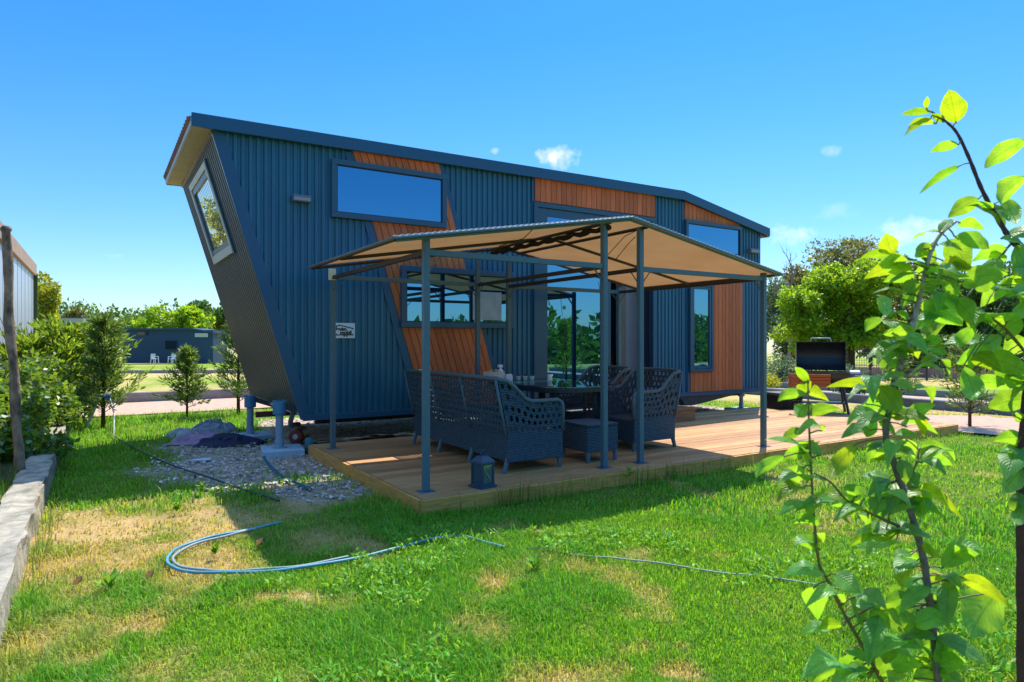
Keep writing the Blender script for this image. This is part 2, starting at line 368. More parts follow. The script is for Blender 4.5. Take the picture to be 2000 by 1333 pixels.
n2 = N(t, 'ShaderNodeTexNoise'); n2.inputs['Scale'].default_value = 2.4; n2.inputs['Detail'].default_value = 8; n2.inputs['Roughness'].default_value = .7; t.links.new(co.outputs['Object'], n2.inputs['Vector'])
h = N(t, 'ShaderNodeHueSaturation'); t.links.new(a.outputs['Color'], h.inputs['Color'])
t.links.new(M(t, 'ADD', M(t, 'ADD', M(t, 'MULTIPLY', n.outputs['Fac'], 1.3), M(t, 'MULTIPLY', n2.outputs['Fac'], 1.0)), -.15), h.inputs['Value']); t.links.new(h.outputs[0], p.inputs['Base Color'])
b = N(t, 'ShaderNodeBump'); b.inputs['Strength'].default_value = .8; b.inputs['Distance'].default_value = .03; t.links.new(n.outputs['Fac'], b.inputs['Height']); t.links.new(b.outputs[0], p.inputs['Normal'])
g = np_mesh('ground', np.stack([GX, GY, GZ], -1).reshape(-1, 3), q.ravel(), np.arange(len(q))*4, GROUND, colors=C.reshape(-1, 3), smooth=True)
tag(g, kind='structure')
PINK = mat('pink_gravel', (.56, .36, .25), .95, .1, c2=(.42, .27, .19), nscale=7, bump=.5, bscale=60)
def strip(name, x0, x1, y0, y1, mat_, lift, nx=40, ny=12):
    b = MB(); b.grid(lambda u, v: (x0+(x1-x0)*u, y0+(y1-y0)*v, gz(x0+(x1-x0)*u, y0+(y1-y0)*v)+lift+.006*vnoise(u*nx, v*ny)), nx, ny)
    return tag(b.build(name, mat_, smooth=True), kind='structure')
strip('gravel_path', -8, 30, 13.6, 16.35, PINK, .012)
strip('gravel_path', 14.35, 16.6, -12, 13.6, PINK, .012, 12, 60)
def blob(name, cx, cy, rx, ry, mat_, lift):
    b = MB(); n_ = 40
    vs_ = [(cx, cy, lift)]+[(cx+rx*(1+.25*(vnoise(k*1.3, 2)-.5))*math.cos(2*math.pi*k/n_), cy+ry*(1+.3*(vnoise(k*.9, 5)-.5))*math.sin(2*math.pi*k/n_), lift) for k in range(n_)]
    b.add(vs_, [(0, 1+k, 1+(k+1) % n_) for k in range(n_)])
    return tag(b.build(name, mat_), kind='structure')
blob('gravel_path', 12.0, 4.6, 1.3, 1.5, PINK, .014)

# ================================================================== LEAF MESHES
def leaf_quads(P, Nrm, T, L, W, bend=.0):
    """diamond leaves (two tris bent at the midrib): P base, T direction, Nrm face normal"""
    n_ = len(P); S = np.cross(T, Nrm); S /= np.linalg.norm(S, axis=1, keepdims=True)+1e-9
    a = P; b = P+T*(L*.45)[:, None]+S*(W/2)[:, None]+Nrm*(L*bend)[:, None]; c = P+T*L[:, None]; d = P+T*(L*.45)[:, None]-S*(W/2)[:, None]+Nrm*(L*bend)[:, None]
    V = np.stack([a, b, c, d], 1).reshape(-1, 3)
    i = np.arange(n_)*4; F = np.stack([i, i+1, i+2, i+3], 1).ravel()
    return V, F, np.arange(n_)*4
def rdirs(n_):
    v = rng.normal(size=(n_, 3)); return v/np.linalg.norm(v, axis=1, keepdims=True)
def crown(name, blobs, n_, L, mat_, parent=None, aspect=.55, shell=.55, droop=.0, up=.35, gaps=1.0):
    """foliage of many separate leaves filling lumpy ellipsoids; blobs: (centre, radii)"""
    vol = np.array([r[0]*r[1]*r[2] for c, r in blobs])**.75; pick = rng.choice(len(blobs), n_, p=vol/vol.sum())
    Cc = np.array([c for c, r in blobs])[pick]; Rr = np.array([r for c, r in blobs])[pick]
    dr = rdirs(n_); rad = (1-(1-shell)*rng.random(n_)**1.4)
    lump = .78+.5*fbm(dr[:, 0]*2.3+pick*3.1+dr[:, 2]*1.7, dr[:, 1]*2.3+pick*1.7, 1.0, 3)-.1
    P = Cc+dr*Rr*(rad*lump)[:, None]
    keep = fbm(P[:, 0]*1.0+P[:, 2]*.7, P[:, 1]*1.0+P[:, 2]*1.1, 3.2/max(.3, float(np.mean(vol))**.4), 3) > .36*gaps
    P = P[keep]; dr = dr[keep]; k = len(P)
    T = dr*.6+rdirs(k)*.8; T[:, 2] -= droop; T /= np.linalg.norm(T, axis=1, keepdims=True)
    Nn = rdirs(k)*.9+dr*.35; Nn[:, 2] += up; Nn -= T*(Nn*T).sum(1)[:, None]; Nn /= np.linalg.norm(Nn, axis=1, keepdims=True)+1e-9
    l_ = L*(.6+.8*rng.random(k))
    V, F, S = leaf_quads(P, Nn, T, l_, l_*aspect, .06)
    return np_mesh(name, V, F, S, mat_, parent)
LIME = leaf_mat('lime_leaves', (.125, .25, .012), (.44, .62, .02), .5, .35)
MIDG = leaf_mat('green_leaves', (.09, .18, .016), (.30, .44, .03), .4, .4)
DARKG = leaf_mat('dark_leaves', (.055, .125, .022), (.16, .30, .03), .35, .45)
OLIVE = leaf_mat('olive_leaves', (.13, .14, .03), (.32, .30, .06), .35, .4)
BLUEG = leaf_mat('bluish_leaves', (.09, .15, .075), (.20, .31, .12), .35, .4)
YELG = leaf_mat('yellow_green_leaves', (.22, .25, .015), (.55, .55, .03), .45, .4)
THUJA = leaf_mat('conifer_sprays', (.085, .165, .04), (.30, .42, .05), .35, .45)
THUJB = leaf_mat('lime_conifer_sprays', (.13, .21, .018), (.36, .5, .03), .45, .35)
IVY = leaf_mat('hedge_leaves', (.085, .165, .02), (.30, .44, .03), .4, .5, gloss=.5, rough=.35)
BARK = mat('bark', (.11, .075, .05), .9, .1, c2=(.06, .04, .028), nscale=12, bump=.6, bscale=30)
def lumpify(blobs, k=7):
    out_ = []
    for c, r in blobs:
        out_.append((c, (r[0]*.62, r[1]*.62, r[2]*.62)))
        for i in range(k):
            d_ = rdirs(1)[0]; f_ = random.uniform(.55, .95); q_ = random.uniform(.26, .48); out_.append((tuple(c[a]+d_[a]*r[a]*f_ for a in range(3)), (r[0]*q_*1.1, r[1]*q_*1.1, r[2]*q_)))
    return out_
def tree(name, label, base, h, blobs, n_, L, lm, tr=.12, group=None, cat='tree', limbs=7, **kw):
    b = Vector(base); t_ = thing(name, label, cat, b, 0, group); blobs = lumpify(blobs)
    mb = MB(); cz = max(c[2] for c, r in blobs)*.75
    mb.tube([(0, 0, -.1), (tr*.3, 0, h*.25), (-tr*.2, tr*.4, h*.5), (0, 0, h*.78)], [tr, tr*.8, tr*.6, tr*.2], 8)
    for k in range(limbs):
        c, r = blobs[k % len(blobs)]; z0 = h*(.22+.4*random.random()); e = Vector(c)+Vector([random.uniform(-.5, .5)*r[i] for i in range(3)])
        mid = Vector((0, 0, z0)).lerp(e, .5)+Vector((0, 0, .05*h)); mb.tube([(0, 0, z0), mid, e], [tr*.45, tr*.28, tr*.08], 6)
    mb.build('trunk', BARK, t_, smooth=True)
    crown('crown', blobs, n_, L, lm, t_, **kw)
    return t_

# ================================================================== TINY HOUSE
house = thing('tiny_house', 'dark blue corrugated tiny house with leaning end wall, orange timber panels and long flat roof', 'house', (0, 0, 0))
YF = HY0
def roof_under(x): return 3.69+(3.755-3.69)*(x-1.09)/(8.37-1.09) if x < 8.37 else 3.755-(x-8.37)*.183
def wall_low(x): return .41 if x >= 2.08 else .41+(2.08-x)*(3.28/.99)
def corrug(name, x0, x1, zl, zh, pitch=.083, depth=.02, parent=house, mat_=METAL, y=YF):
    mb = MB(); x = x0; pts = []
    while x < x1:
        for fx, dy in ((0, 0), (.30, 0), (.42, -depth), (.80, -depth), (.92, 0)):
            xx = x+fx*pitch
            if xx <= x1: pts.append((xx, dy))
        x += pitch
    pts.append((x1, pts[-1][1]))
    pts = [p_ for i, p_ in enumerate(pts) if i == 0 or p_[0]-pts[i-1][0] > 1e-5]
    vs_ = []; fs = []
    for xx, dy in pts: vs_ += [(xx, y+dy, zl(xx)), (xx, y+dy, zh(xx))]
    for i in range(len(pts)-1): fs.append((2*i, 2*i+2, 2*i+3, 2*i+1))
    mb.add(vs_, fs); o = mb.build(name, mat_, parent)
    o.modifiers.new('solid', 'SOLIDIFY').thickness = .004
    return o
DX0, DX1, DZ0, DZ1 = 5.36, 7.80, .50, 3.37          # sliding door unit
corrug('metal_cladding', 1.09, DX0+.03, wall_low, roof_under)
corrug('metal_cladding', DX0+.03, DX1-.03, lambda x: DZ1-.03, roof_under)
corrug('metal_cladding', DX1-.03, HX1, lambda x: .43, roof_under)
# shell: back, right, floor, and leaning left end
mb = MB(); mb.box(2.1, 5.2, HY1-.05, HY1, .45, 3.35); mb.box(7.6, HX1, HY1-.05, HY1, .45, 3.35); mb.box(5.2, 7.6, HY1-.05, HY1, .45, 1.1); mb.box(5.2, 7.6, HY1-.05, HY1, 2.75, 3.35); mb.add([(2.1, HY1, .45), (2.1, HY1-.05, .45), (1.12, HY1-.05, 3.68), (1.12, HY1, 3.68)], [(0, 1, 2, 3)])
mb.prism([(2.12, 3.36), (1.16, 3.66), (8.37, 3.72), (10.45, 3.35)], HY1-.05, HY1-.001)
mb.box(HX1-.06, HX1-.002, YF+.03, HY1-.06, .45, 3.3)
mb.build('rear_wall', METAL2, house)
mb = MB(); mb.box(2.12, HX1-.03, YF+.02, HY1-.02, .43, .50); mb.build('floor', METAL2, house)
RG, t = new_mat('clear_glass'); out = N(t, 'ShaderNodeOutputMaterial'); a_ = N(t, 'ShaderNodeBsdfTransparent'); b_ = N(t, 'ShaderNodeBsdfGlossy'); b_.inputs['Roughness'].default_value = .01; x = N(t, 'ShaderNodeMixShader'); x.inputs[0].default_value = .12; a_.inputs[0].default_value = (.85, .9, .92, 1)
t.links.new(a_.outputs[0], x.inputs[1]); t.links.new(b_.outputs[0], x.inputs[2]); t.links.new(x.outputs[0], out.inputs[0])
mb = MB(); mb.box(5.2, 7.6, HY1-.06, HY1+.01, 1.1, 1.16); mb.box(5.2, 7.6, HY1-.06, HY1+.01, 2.69, 2.75); mb.box(5.2, 5.26, HY1-.06, HY1+.01, 1.16, 2.69); mb.box(7.54, 7.6, HY1-.06, HY1+.01, 1.16, 2.69); mb.box(6.37, 6.43, HY1-.055, HY1+.005, 1.161, 2.689); added_window = mb.build('window', FRAME, house)  # added rear window, lets sun in to light the room
for xa, xb in ((5.261, 6.369), (6.431, 7.539)): mb = MB(); mb.box(xa, xb, HY1-.03, HY1-.02, 1.161, 2.689); mb.build('pane', RG, added_window)
# leaning end wall with fine ribs
def E_(v, y, off=0):        # v 0 bottom .. 1 top on the leaning plane
    return (2.06-.965*v-off*.957, y, .50+3.18*v-off*.289)
mb = MB(); n_ = 27; pts = []
for i in range(n_):
    y0 = YF+.04+(HY1-YF-.05)*i/n_; dy = (HY1-YF-.05)/n_
    pts += [(y0, 0), (y0+dy*.5, 0), (y0+dy*.62, .035), (y0+dy*.88, .035)]
pts.append((HY1-.01, 0)); vs_ = []; fs = []
for y, o_ in pts: vs_ += [E_(0, y, o_), E_(1, y, o_)]
for i in range(len(pts)-1): fs.append((2*i, 2*i+1, 2*i+3, 2*i+2))
mb.add(vs_, fs); mb.build('end_wall', ENDM, house).modifiers.new('solid', 'SOLIDIFY').thickness = .003
mb = MB(); mb.bar(E_(-.03, YF+.012, .02), E_(1.0, YF+.012, .02), .035, .03, (0, 1, 0)); mb.build('corner_trim', CREAM, house, bevel=.004)
mb = MB(); mb.bar(E_(-.03, HY1, .01), E_(1.0, HY1, .01), .03, .03, (0, 1, 0)); mb.build('corner_trim', CREAM, house)
mb = MB(); mb.bar(E_(-.012, YF+.05, .012), E_(-.012, HY1-.02, .012), .04, .035); mb.build('bottom_trim', CREAM, house, bevel=.004)
# front flashing strips along the leaning edge, bottom and right corner
def fstrip(mb, a, b, wd, y0=YF-.026, th=.012):
    a = Vector((a[0], 0, a[1])); b = Vector((b[0], 0, b[1])); t_ = (b-a).normalized(); s_ = Vector((t_.z, 0, -t_.x))*wd
    q_ = [a, b, b+s_, a+s_]; mb.add([(p_.x, y0, p_.z) for p_ in q_]+[(p_.x, y0+th, p_.z) for p_ in q_], [(0,1,2,3),(7,6,5,4),(0,4,5,1),(1,5,6,2),(2,6,7,3),(3,7,4,0)])
mb = MB(); fstrip(mb, (2.03, .40), (1.055, 3.68), .13); mb.build('edge_flashing', METAL2, house)
mb = MB(); mb.box(2.06, HX1, YF-.03, YF-.024+.02, .385, .455); mb.build('bottom_flashing', METAL2, house, bevel=.004)
mb = MB(); mb.box(HX1-.075, HX1+.006, YF-.034, YF+.04, .44, 3.37); mb.build('edge_flashing', METAL2, house, bevel=.004)
# roof
def rt(x): return 3.82+(3.885-3.82)*(x-.86)/(8.4-.86) if x <= 8.4 else 3.885-(x-8.4)*.188
prof_t = [(.86, rt(.86)), (8.4, rt(8.4)), (10.67, rt(10.67))]
YR0, YR1 = 7.86, 11.08
mb = MB(); poly = [(.832, rt(.86)-.03), (8.4, rt(8.4)-.012), (10.70, rt(10.67)-.012), (10.70, rt(10.67)-.05), (8.4, rt(8.4)-.05), (.832, rt(.86)-.07)]
mb.prism(poly, YR0+.03, YR1); roof = mb.build('roof', TILE, house)
mb = MB()
for i in range(22):
    y0 = YR0+.05+i*(YR1-YR0-.08)/22; mb.tube([(.812, y0+.05, rt(.86)-.045), (8.4, y0+.05, rt(8.4)-.03)], .028, 8)
mb.build('tile_rib', TILE, roof, smooth=True)
def edge_board(name, pts, y0, y1, dz, m_, bev=.004):
    mb = MB(); mb.prism([(x, z) for x, z in pts]+[(x, z-dz) for x, z in reversed(pts)], y0, y1); return mb.build(name, m_, house, bevel=bev)
edge_board('fascia', [(.85, rt(.85)), (8.4, rt(8.4)), (10.69, rt(10.69))], YR0-.02, YR0+.022, .15, METAL2)
edge_board('fascia', [(.86, rt(.85)-.012), (8.4, rt(8.4)-.012), (10.68, rt(10.68)-.012)], YR1-.02, YR1, .13, METAL2)
mb = MB(); mb.box(.845, .872, YR0+.023, YR1-.021, rt(.86)-.13, rt(.86)-.035); mb.build('verge_board', mat('verge_grey', (.46, .46, .46), .5, .4), house, bevel=.003)
mb = MB(); mb.box(.873, 1.12, YR0+.023, YR1-.021, 3.685, 3.70); mb.build('soffit', BEIGE, house)
mb = MB(); mb.tube([(1.075, YF-.02, 3.668), (1.075, HY1, 3.668)], .028, 8); mb.build('soffit_moulding', mat('moulding', (.26, .20, .14), .6, .3), house, smooth=True)
mb = MB(); mb.box(10.46, 10.74, YR0+.03, YR1-.02, rt(10.67)-.16, rt(10.67)-.055); mb.build('eave_gutter', METAL2, house, bevel=.012)
mb = MB(); mb.box(10.50, 10.66, YR0+.03, YR1-.03, rt(10.67)-.172, rt(10.67)-.163); mb.build('soffit', TIMBER, house)
# timber panels: separate planks
def planks_para(name, xtop0, xtop1, k, zt, zb, parent=house, y=YF-.042):
    mb = MB(); n_ = 13; wv = (xtop1-xtop0)/n_; z0 = 3.70
    for i in range(n_):
        a = xtop0+i*wv+.004; b = xtop0+(i+1)*wv-.004
        mb.prism([(a, z0), (b, z0), (b+k*(z0-zb), zb), (a+k*(z0-zb), zb)], y, y+.018)
    return mb.build(name, TIMBER, parent, bevel=.002)
def planks(name, x0, x1, zb, zt, pitch=.096, parent=house, y=YF-.042):
    mb = MB(); n_ = max(1, round((x1-x0)/pitch)); wv = (x1-x0)/n_
    for i in range(n_):
        a = x0+i*wv+.0035; b = x0+(i+1)*wv-.0035; mb.prism([(a, zb(a)), (b, zb(b)), (b, zt(b)), (a, zt(a))], y, y+.018)
    return mb.build(name, TIMBER, parent, bevel=.002)
KS = .298
mb = MB(); mb.prism([(2.60, 3.70), (3.86, 3.70), (3.86+KS*3.26, .44), (2.60+KS*3.26, .44)], YF-.024, YF-.021)
mb.prism([(5.38, 3.40), (7.80, 3.40), (7.80, 3.73), (5.38, 3.73)], YF-.024, YF-.021)
mb.prism([(8.48, 3.42), (9.9, 3.42), (9.9, 3.44), (8.48, 3.70)], YF-.024, YF-.021)
mb.prism([(8.62, .46), (9.98, .46), (9.98, 2.85), (9.15, 2.85), (9.15, .78), (8.62, .78)], YF-.024, YF-.021)
mb.build('panel_backing', BLACK, house)
planks_para('timber_panel', 2.655, 3.84, KS, 3.7, .46)
planks('timber_panel', 5.385, 7.79, lambda x: 3.385, lambda x: roof_under(x)-.005)
planks('timber_panel', 8.485, 9.92, lambda x: 3.415, lambda x: max(3.42, roof_under(x)-.01))
planks('timber_panel', 9.15, 9.985, lambda x: .455, lambda x: 2.86)
planks('timber_panel', 8.62, 9.145, lambda x: .455, lambda x: .79)
mb = MB()
fstrip(mb, (2.655+KS*3.24, .46), (2.655, 3.70), -.10, YF-.032, .012); mb.build('panel_flashing', METAL2, house); mb = MB(); fstrip(mb, (3.84+KS*3.24, .46), (3.84, 3.70), .07, YF-.032, .012)
mb.build('panel_flashing', METAL2, house)
for x in (5.335, 7.80, 8.435, 9.988): 
    if x < 8: mb = MB(); mb.box(x, x+.04, YF-.035, YF-.022, 3.375, roof_under(x)-.01); mb.build('panel_flashing', METAL2, house)
for bx_ in ((8.42, 8.475, YF-.036, YF-.022, .46, 3.72), (9.99, 10.03, YF-.036, YF-.022, .46, 2.9), (8.56, 8.612, YF-.0365, YF-.022, .457, .80)): mb = MB(); mb.box(*bx_); mb.build('panel_flashing', METAL2, house)
# windows
def window(x0, x1, z0, z1, fw=.065, y=YF, name='window', sash=.0, parent=house, glass=GLASS):
    mb = MB(); yo = y-.088; yi = y-.008
    mb.box(x0, x1, yo, yi, z1-fw, z1); mb.box(x0, x1, yo, yi, z0, z0+fw); mb.box(x0, x0+fw, yo, yi, z0+fw, z1-fw); mb.box(x1-fw, x1, yo, yi, z0+fw, z1-fw)
    wnd = mb.build(name, FRAME, parent, bevel=.005)
    mb = MB(); a = fw; g2 = .012; mb.box(x0+a, x1-a, y-.070, y-.044, z1-a-g2, z1-a); mb.box(x0+a, x1-a, y-.070, y-.044, z0+a, z0+a+g2); mb.box(x0+a, x0+a+g2, y-.070, y-.044, z0+a+g2, z1-a-g2); mb.box(x1-a-g2, x1-a, y-.070, y-.044, z0+a+g2, z1-a-g2)
    mb.build('gasket', BLACK, wnd)
    if sash:
        mb = MB(); s0 = fw+.004; yo = y-.080; yi = y-.052
        mb.box(x0+s0, x1-s0, yo, yi, z1-s0-sash, z1-s0); mb.box(x0+s0, x1-s0, yo, yi, z0+s0, z0+s0+sash); mb.box(x0+s0, x0+s0+sash, yo, yi, z0+s0+sash, z1-s0-sash); mb.box(x1-s0-sash, x1-s0, yo, yi, z0+s0+sash, z1-s0-sash)
        mb.build('sash', FRAME, wnd, bevel=.004)
    mb = MB(); mb.box(x0+fw+.012, x1-fw-.012, y-.060, y-.046, z0+fw+.012, z1-fw-.012); mb.build('pane', glass, wnd)
    return wnd
window(2.385, 3.935, 2.845, 3.555)
w2 = window(3.285, 5.0, 1.515, 2.315, .075)
mb = MB()
mb.box(4.34, 4.80, YF-.0635, YF-.0612, 1.63, 2.02); mb.build('paper_notice', mat('paper', (.40, .43, .42), .5, .4, c2=(.26, .32, .33), nscale=6), w2)
window(8.475, 9.93, 2.84, 3.415, .06)
window(8.575, 9.165, .80, 2.34, .055, sash=.045)
# sliding door unit: fixed glazed leaf, stile and open half with the room behind
door = MB()
yo, yi = YF-.06, YF+.06
door.box(DX0, DX1, yo, yi, DZ1-.07, DZ1); door.box(DX0, DX1, yo, yi, DZ0, DZ0+.07); door.box(DX0, DX0+.07, yo, yi, DZ0+.07, DZ1-.07); door.box(DX1-.07, DX1, yo, yi, DZ0+.07, DZ1-.07)
dr = door.build('sliding_door', FRAME, house, bevel=.005)
mb = MB(); lx0, lx1 = 5.44, 6.83
mb.box(lx0, lx0+.17, YF-.04, YF-.002, DZ0+.075, DZ1-.075); mb.box(lx1-.20, lx1, YF-.04, YF-.002, DZ0+.075, DZ1-.075); mb.box(lx0+.17, lx1-.20, YF-.04, YF-.002, DZ0+.075, DZ0+.18); mb.box(lx0+.17, lx1-.20, YF-.04, YF-.002, DZ1-.19, DZ1-.075)
mb.build('door_leaf', FRAME, dr, bevel=.004)
mb = MB(); mb.box(lx0+.172, lx1-.202, YF-.026, YF-.014, DZ0+.182, DZ1-.192); mb.build('pane', GLASS, dr)
mb = MB(); mb.box(6.69, 6.715, YF-.085, YF-.07, 1.45, 1.72); mb.box(6.69, 6.715, YF-.07, YF-.04, 1.47, 1.50); mb.box(6.69, 6.715, YF-.07, YF-.04, 1.67, 1.70); mb.build('handle', BLACK, dr, bevel=.004)
mb = MB(); mb.box(7.60, 7.64, YF+.02, YF+.05, DZ0+.075, DZ1-.075); mb.box(7.64, 7.72, YF+.03, YF+.05, DZ0+.075, DZ1-.075)
mb.build('dark_curtain', mat('dark_cloth', (.015, .018, .03), .9, .1), dr)
# the room
INW = mat('interior_wall', (.80, .80, .83), .7, .3, c2=(.76, .76, .80), nscale=2)
mb = MB(); mb.box(5.0, 5.04, YF+.1, 10.9, .5, 3.4); mb.box(9.56, 9.6, YF+.1, 10.9, .5, 3.4); mb.box(7.765, 9.5, 8.6, 8.64, .501, 3.39); mb.box(7.75, 9.56, YF+.085, YF+.1, .501, 3.39); mb.box(5.05, 9.55, YF+.1, 10.9, 3.36, 3.395)
mb.build('interior_wall', INW, house)
mb = MB(); mb.box(7.70, 7.76, 8.59, 8.65, .505, 3.35); mb.build('interior_trim', mat('trim_tan', (.55, .47, .36), .5, .3), house)
INS = wood_mat('interior_step', (.20, .06, .03), (.12, .035, .02))
mb = MB()
for k in range(4): mb.box(8.78-.30*(k+1), 8.78-.30*k, 9.75, 10.5, .86+.24*k, .92+.24*k); mb.box(8.78-.30*(k+1), 8.78-.30*(k+1)+.06, 9.75, 10.5, .92+.24*k, 1.10+.24*k)
mb.build('interior_stair', INS, house)
mb = MB(); mb.box(5.05, 9.55, YF+.08, 10.9, .505, .515); mb.build('interior_floor', wood_mat('laminate', (.25, .17, .10), (.18, .12, .07)), house)
# wall lamps
for x0, x1, z0, z1 in ((1.925, 2.135, 2.985, 3.062), (10.14, 10.39, 2.965, 3.045)):
    mb = MB(); mb.box(x0, x1, YF-.11, YF-.02, z0, z1); l_ = mb.build('wall_lamp', mat('lamp_grey', (.13, .16, .18), .45, .4), house, bevel=.006)
    mb = MB(); mb.box(x0+.012, x1-.012, YF-.114, YF-.109, z0+.012, z1-.03); mb.build('lens', mat('lamp_lens', (.25, .28, .3), .3, .5), l_)
# name plate
SX0, SX1, SZ0, SZ1 = 2.435, 2.69, 1.375, 1.562
mb = MB(); mb.box(SX0, SX1, YF-.034, YF-.026, SZ0, SZ1); sign = mb.build('sign_plate', mat('sign_silver', (.60, .68, .70), .45, .5), house, bevel=.002)
SB = mat('sign_ink', (.008, .02, .03), .5, .3)
def text(s_, x, z, size, name='lettering', bold=.0):
    cu = bpy.data.curves.new(name, 'FONT'); cu.body = s_; cu.size = size; cu.extrude = .0008; cu.offset = bold; cu.space_character = 1.0
    o = bpy.data.objects.new('tmp_text', cu); col.objects.link(o)
    dg = bpy.context.evaluated_depsgraph_get(); me = bpy.data.meshes.new_from_object(o.evaluated_get(dg)); bpy.data.objects.remove(o)
    o = bpy.data.objects.new(name, me); col.objects.link(o); me.materials.clear(); me.materials.append(SB)
    o.parent = sign; o.rotation_euler = (R(90), 0, 0); o.location = (x, YF-.0352, z)
    return o
text('avim', SX0+.032, SZ0+.092, .063, bold=.0030); text('mobil', SX0+.067, SZ0+.048, .064, bold=.0030)
mb = MB(); L_ = lambda pts: [mb.bar((SX0+a[0], YF-.0355, SZ0+a[1]), (SX0+b[0], YF-.0355, SZ0+b[1]), .002, .0085, (0, 1, 0)) if False else fstrip(mb, (SX0+a[0], SZ0+a[1]), (SX0+b[0], SZ0+b[1]), .0115, YF-.0358, .0012) for a, b in zip(pts, pts[1:])]
L_([(.018, .098), (.018, .152), (.062, .166), (.235, .125), (.235, .108)]); L_([(.235, .055), (.235, .034), (.018, .034), (.018, .058)])
for cx in (.118, .152):
    k_ = 10; mb.add([(SX0+cx+.010*math.cos(2*math.pi*i/k_), YF-.0358, SZ0+.026+.010*math.sin(2*math.pi*i/k_)) for i in range(k_)], [tuple(range(k_))])
mb.build('emblem', SB, sign)
# chassis
CHG = mat('chassis_grey', (.17, .17, .17), .6, .3, c2=(.11, .11, .11), nscale=10)
mb = MB(); mb.box(2.3, 10.3, 8.25, 8.33, .30, .425); 
for x in (2.6, 4.2, 5.8, 7.4, 9.0, 10.2): mb.box(x, x+.06, 8.335, 10.7, .38, .425)
mb.build('chassis', BLACK, house)
mb = MB(); mb.prism([(8.25, .40), (10.45, .42), (10.2, .36), (8.95, .20), (8.72, .20), (8.6, .33)], 8.10, 8.16)
mb.prism([(8.7, .20), (8.95, .20), (10.2, .36), (8.7, .34)], 8.17, 9.4)
mb.build('skid_panel', CHG, house)
TYRE = mat('tyre_rubber', (.02, .02, .02), .8, .3)
for x in (5.6, 6.5):
    for y in (8.45, 10.3):
        mb = MB(); b2 = MB(); b2.lathe((0, 0, -.1), [(.12, 0), (.29, .0), (.315, .04), (.315, .16), (.29, .2), (.12, .2)], 24)
        mb.add([(x+p_[0], y+p_[2], .30+p_[1]) for p_ in b2.v], b2.f); mb.build('wheel', TYRE, house, smooth=False)
RUST = mat('red_oxide', (.16, .035, .03), .6, .3)
mb = MB(); mb.bar((1.75, 9.1, .37), (2.6, 9.1, .37), .07, .07); mb.build('tow_bar', RUST, house)
mb = MB(); mb.tube([(2.02, 8.2, .5), (1.98, 8.2, .36), (1.99, 8.25, .31), (2.12, 8.35, .30)], .03, 8); mb.build('drain_pipe', CHG, house, smooth=True); mb = MB(); mb.tube([(1.98, 8.7, .5), (1.95, 8.72, .28), (1.96, 8.7, .06)], .012, 6); mb.build('drain_pipe', CHG, house, smooth=True)
# jack legs with concrete pads
for (x, y, h_, s_) in ((1.83, 8.12, .62, .055), (1.77, 9.58, .58, .055), (10.34, 8.22, .44, .045)):
    mb = MB(); mb.tube([(x, y, .06), (x, y, h_-.04)], s_*.82, 14); mb.lathe((x, y, .06), [(s_*1.7, 0), (s_*1.7, .012), (s_, .016), (s_, .1)], 14)
    j = mb.build('jack_leg', GALV, house, smooth=False)
    mb = MB(); mb.lathe((x, y, h_-.14), [(s_*.9, -.02), (s_*1.35, -.015), (s_*1.42, 0), (s_*1.42, .125), (s_*1.3, .14)], 14)
    for k in range(10): a = 2*math.pi*k/10; mb.box(x+s_*1.3*math.cos(a)-.008, x+s_*1.3*math.cos(a)+.008, y+s_*1.3*math.sin(a)-.008, y+s_*1.3*math.sin(a)+.008, h_-.01, h_+.012)
    mb.build('collar', GALVB if x < 5 else GALV, j)
    mb = MB(); mb.bar((x, y, h_-.03), (x+(.35 if x < 5 else -.2), y+.12, .42), .06, .06); mb.build('bracket', CHG, j)
def pad(label, x, y, wx, wy, h_, rz):
    mb = MB(); mb.box(-wx/2, wx/2, -wy/2, wy/2, -.03, h_); o = mb.build('concrete_pad', CONCL, None, bevel=.008); o.location = (x, y, 0); o.rotation_euler = (0, 0, rz); tag(o, label, 'slab', 'concrete pads under the jack legs'); return o
pad('pale concrete pad under the nearest jack leg of the tiny house', 1.86, 8.10, .46, .50, .065, R(-8))
pad('concrete pad under the rear left jack leg, beside crumpled cloth', 1.80, 9.55, .46, .46, .06, R(5))
pad('small concrete pad under the jack leg at the right end of the house', 10.33, 8.25, .4, .4, .06, 0)

# end wall window (leaning)
def EW(y, v, off): return Vector(E_(v, y, off))
V0, V1, Y0, Y1 = .615, .955, 8.70, 10.25
def erect(mb, y0, y1, v0, v1, o0, o1):
    q_ = [EW(y0, v0, o0), EW(y1, v0, o0), EW(y1, v1, o0), EW(y0, v1, o0), EW(y0, v0, o1), EW(y1, v0, o1), EW(y1, v1, o1), EW(y0, v1, o1)]
    mb.add(q_, [(3,2,1,0),(4,5,6,7),(0,1,5,4),(1,2,6,5),(2,3,7,6),(3,0,4,7)])
mb = MB(); dv = .024; dy = .075
erect(mb, Y0, Y1, V1-dv, V1, .016, .07); erect(mb, Y0, Y1, V0, V0+dv*1.3, .016, .07); erect(mb, Y0, Y0+dy, V0+dv*1.3, V1-dv, .016, .07); erect(mb, Y1-dy, Y1, V0+dv*1.3, V1-dv, .016, .07)
ew = mb.build('window', CREAM, house, bevel=.005)
mb = MB(); erect(mb, Y0-.035, Y0-.001, V0-.006, V1+.006, .016, .06); mb.build('side_flashing', FRAME, ew)
mb = MB(); a, b, c, d_ = Y0+dy+.002, Y1-dy-.002, V0+dv*1.3+.001, V1-dv-.001
erect(mb, a, b, d_-.022, d_, .02, .055); erect(mb, a, b, c, c+.02, .02, .055); erect(mb, a, a+.05, c+.02, d_-.022, .02, .055); erect(mb, b-.05, b, c+.02, d_-.022, .02, .055)
mb.build('sash', FRAME, ew, bevel=.004)
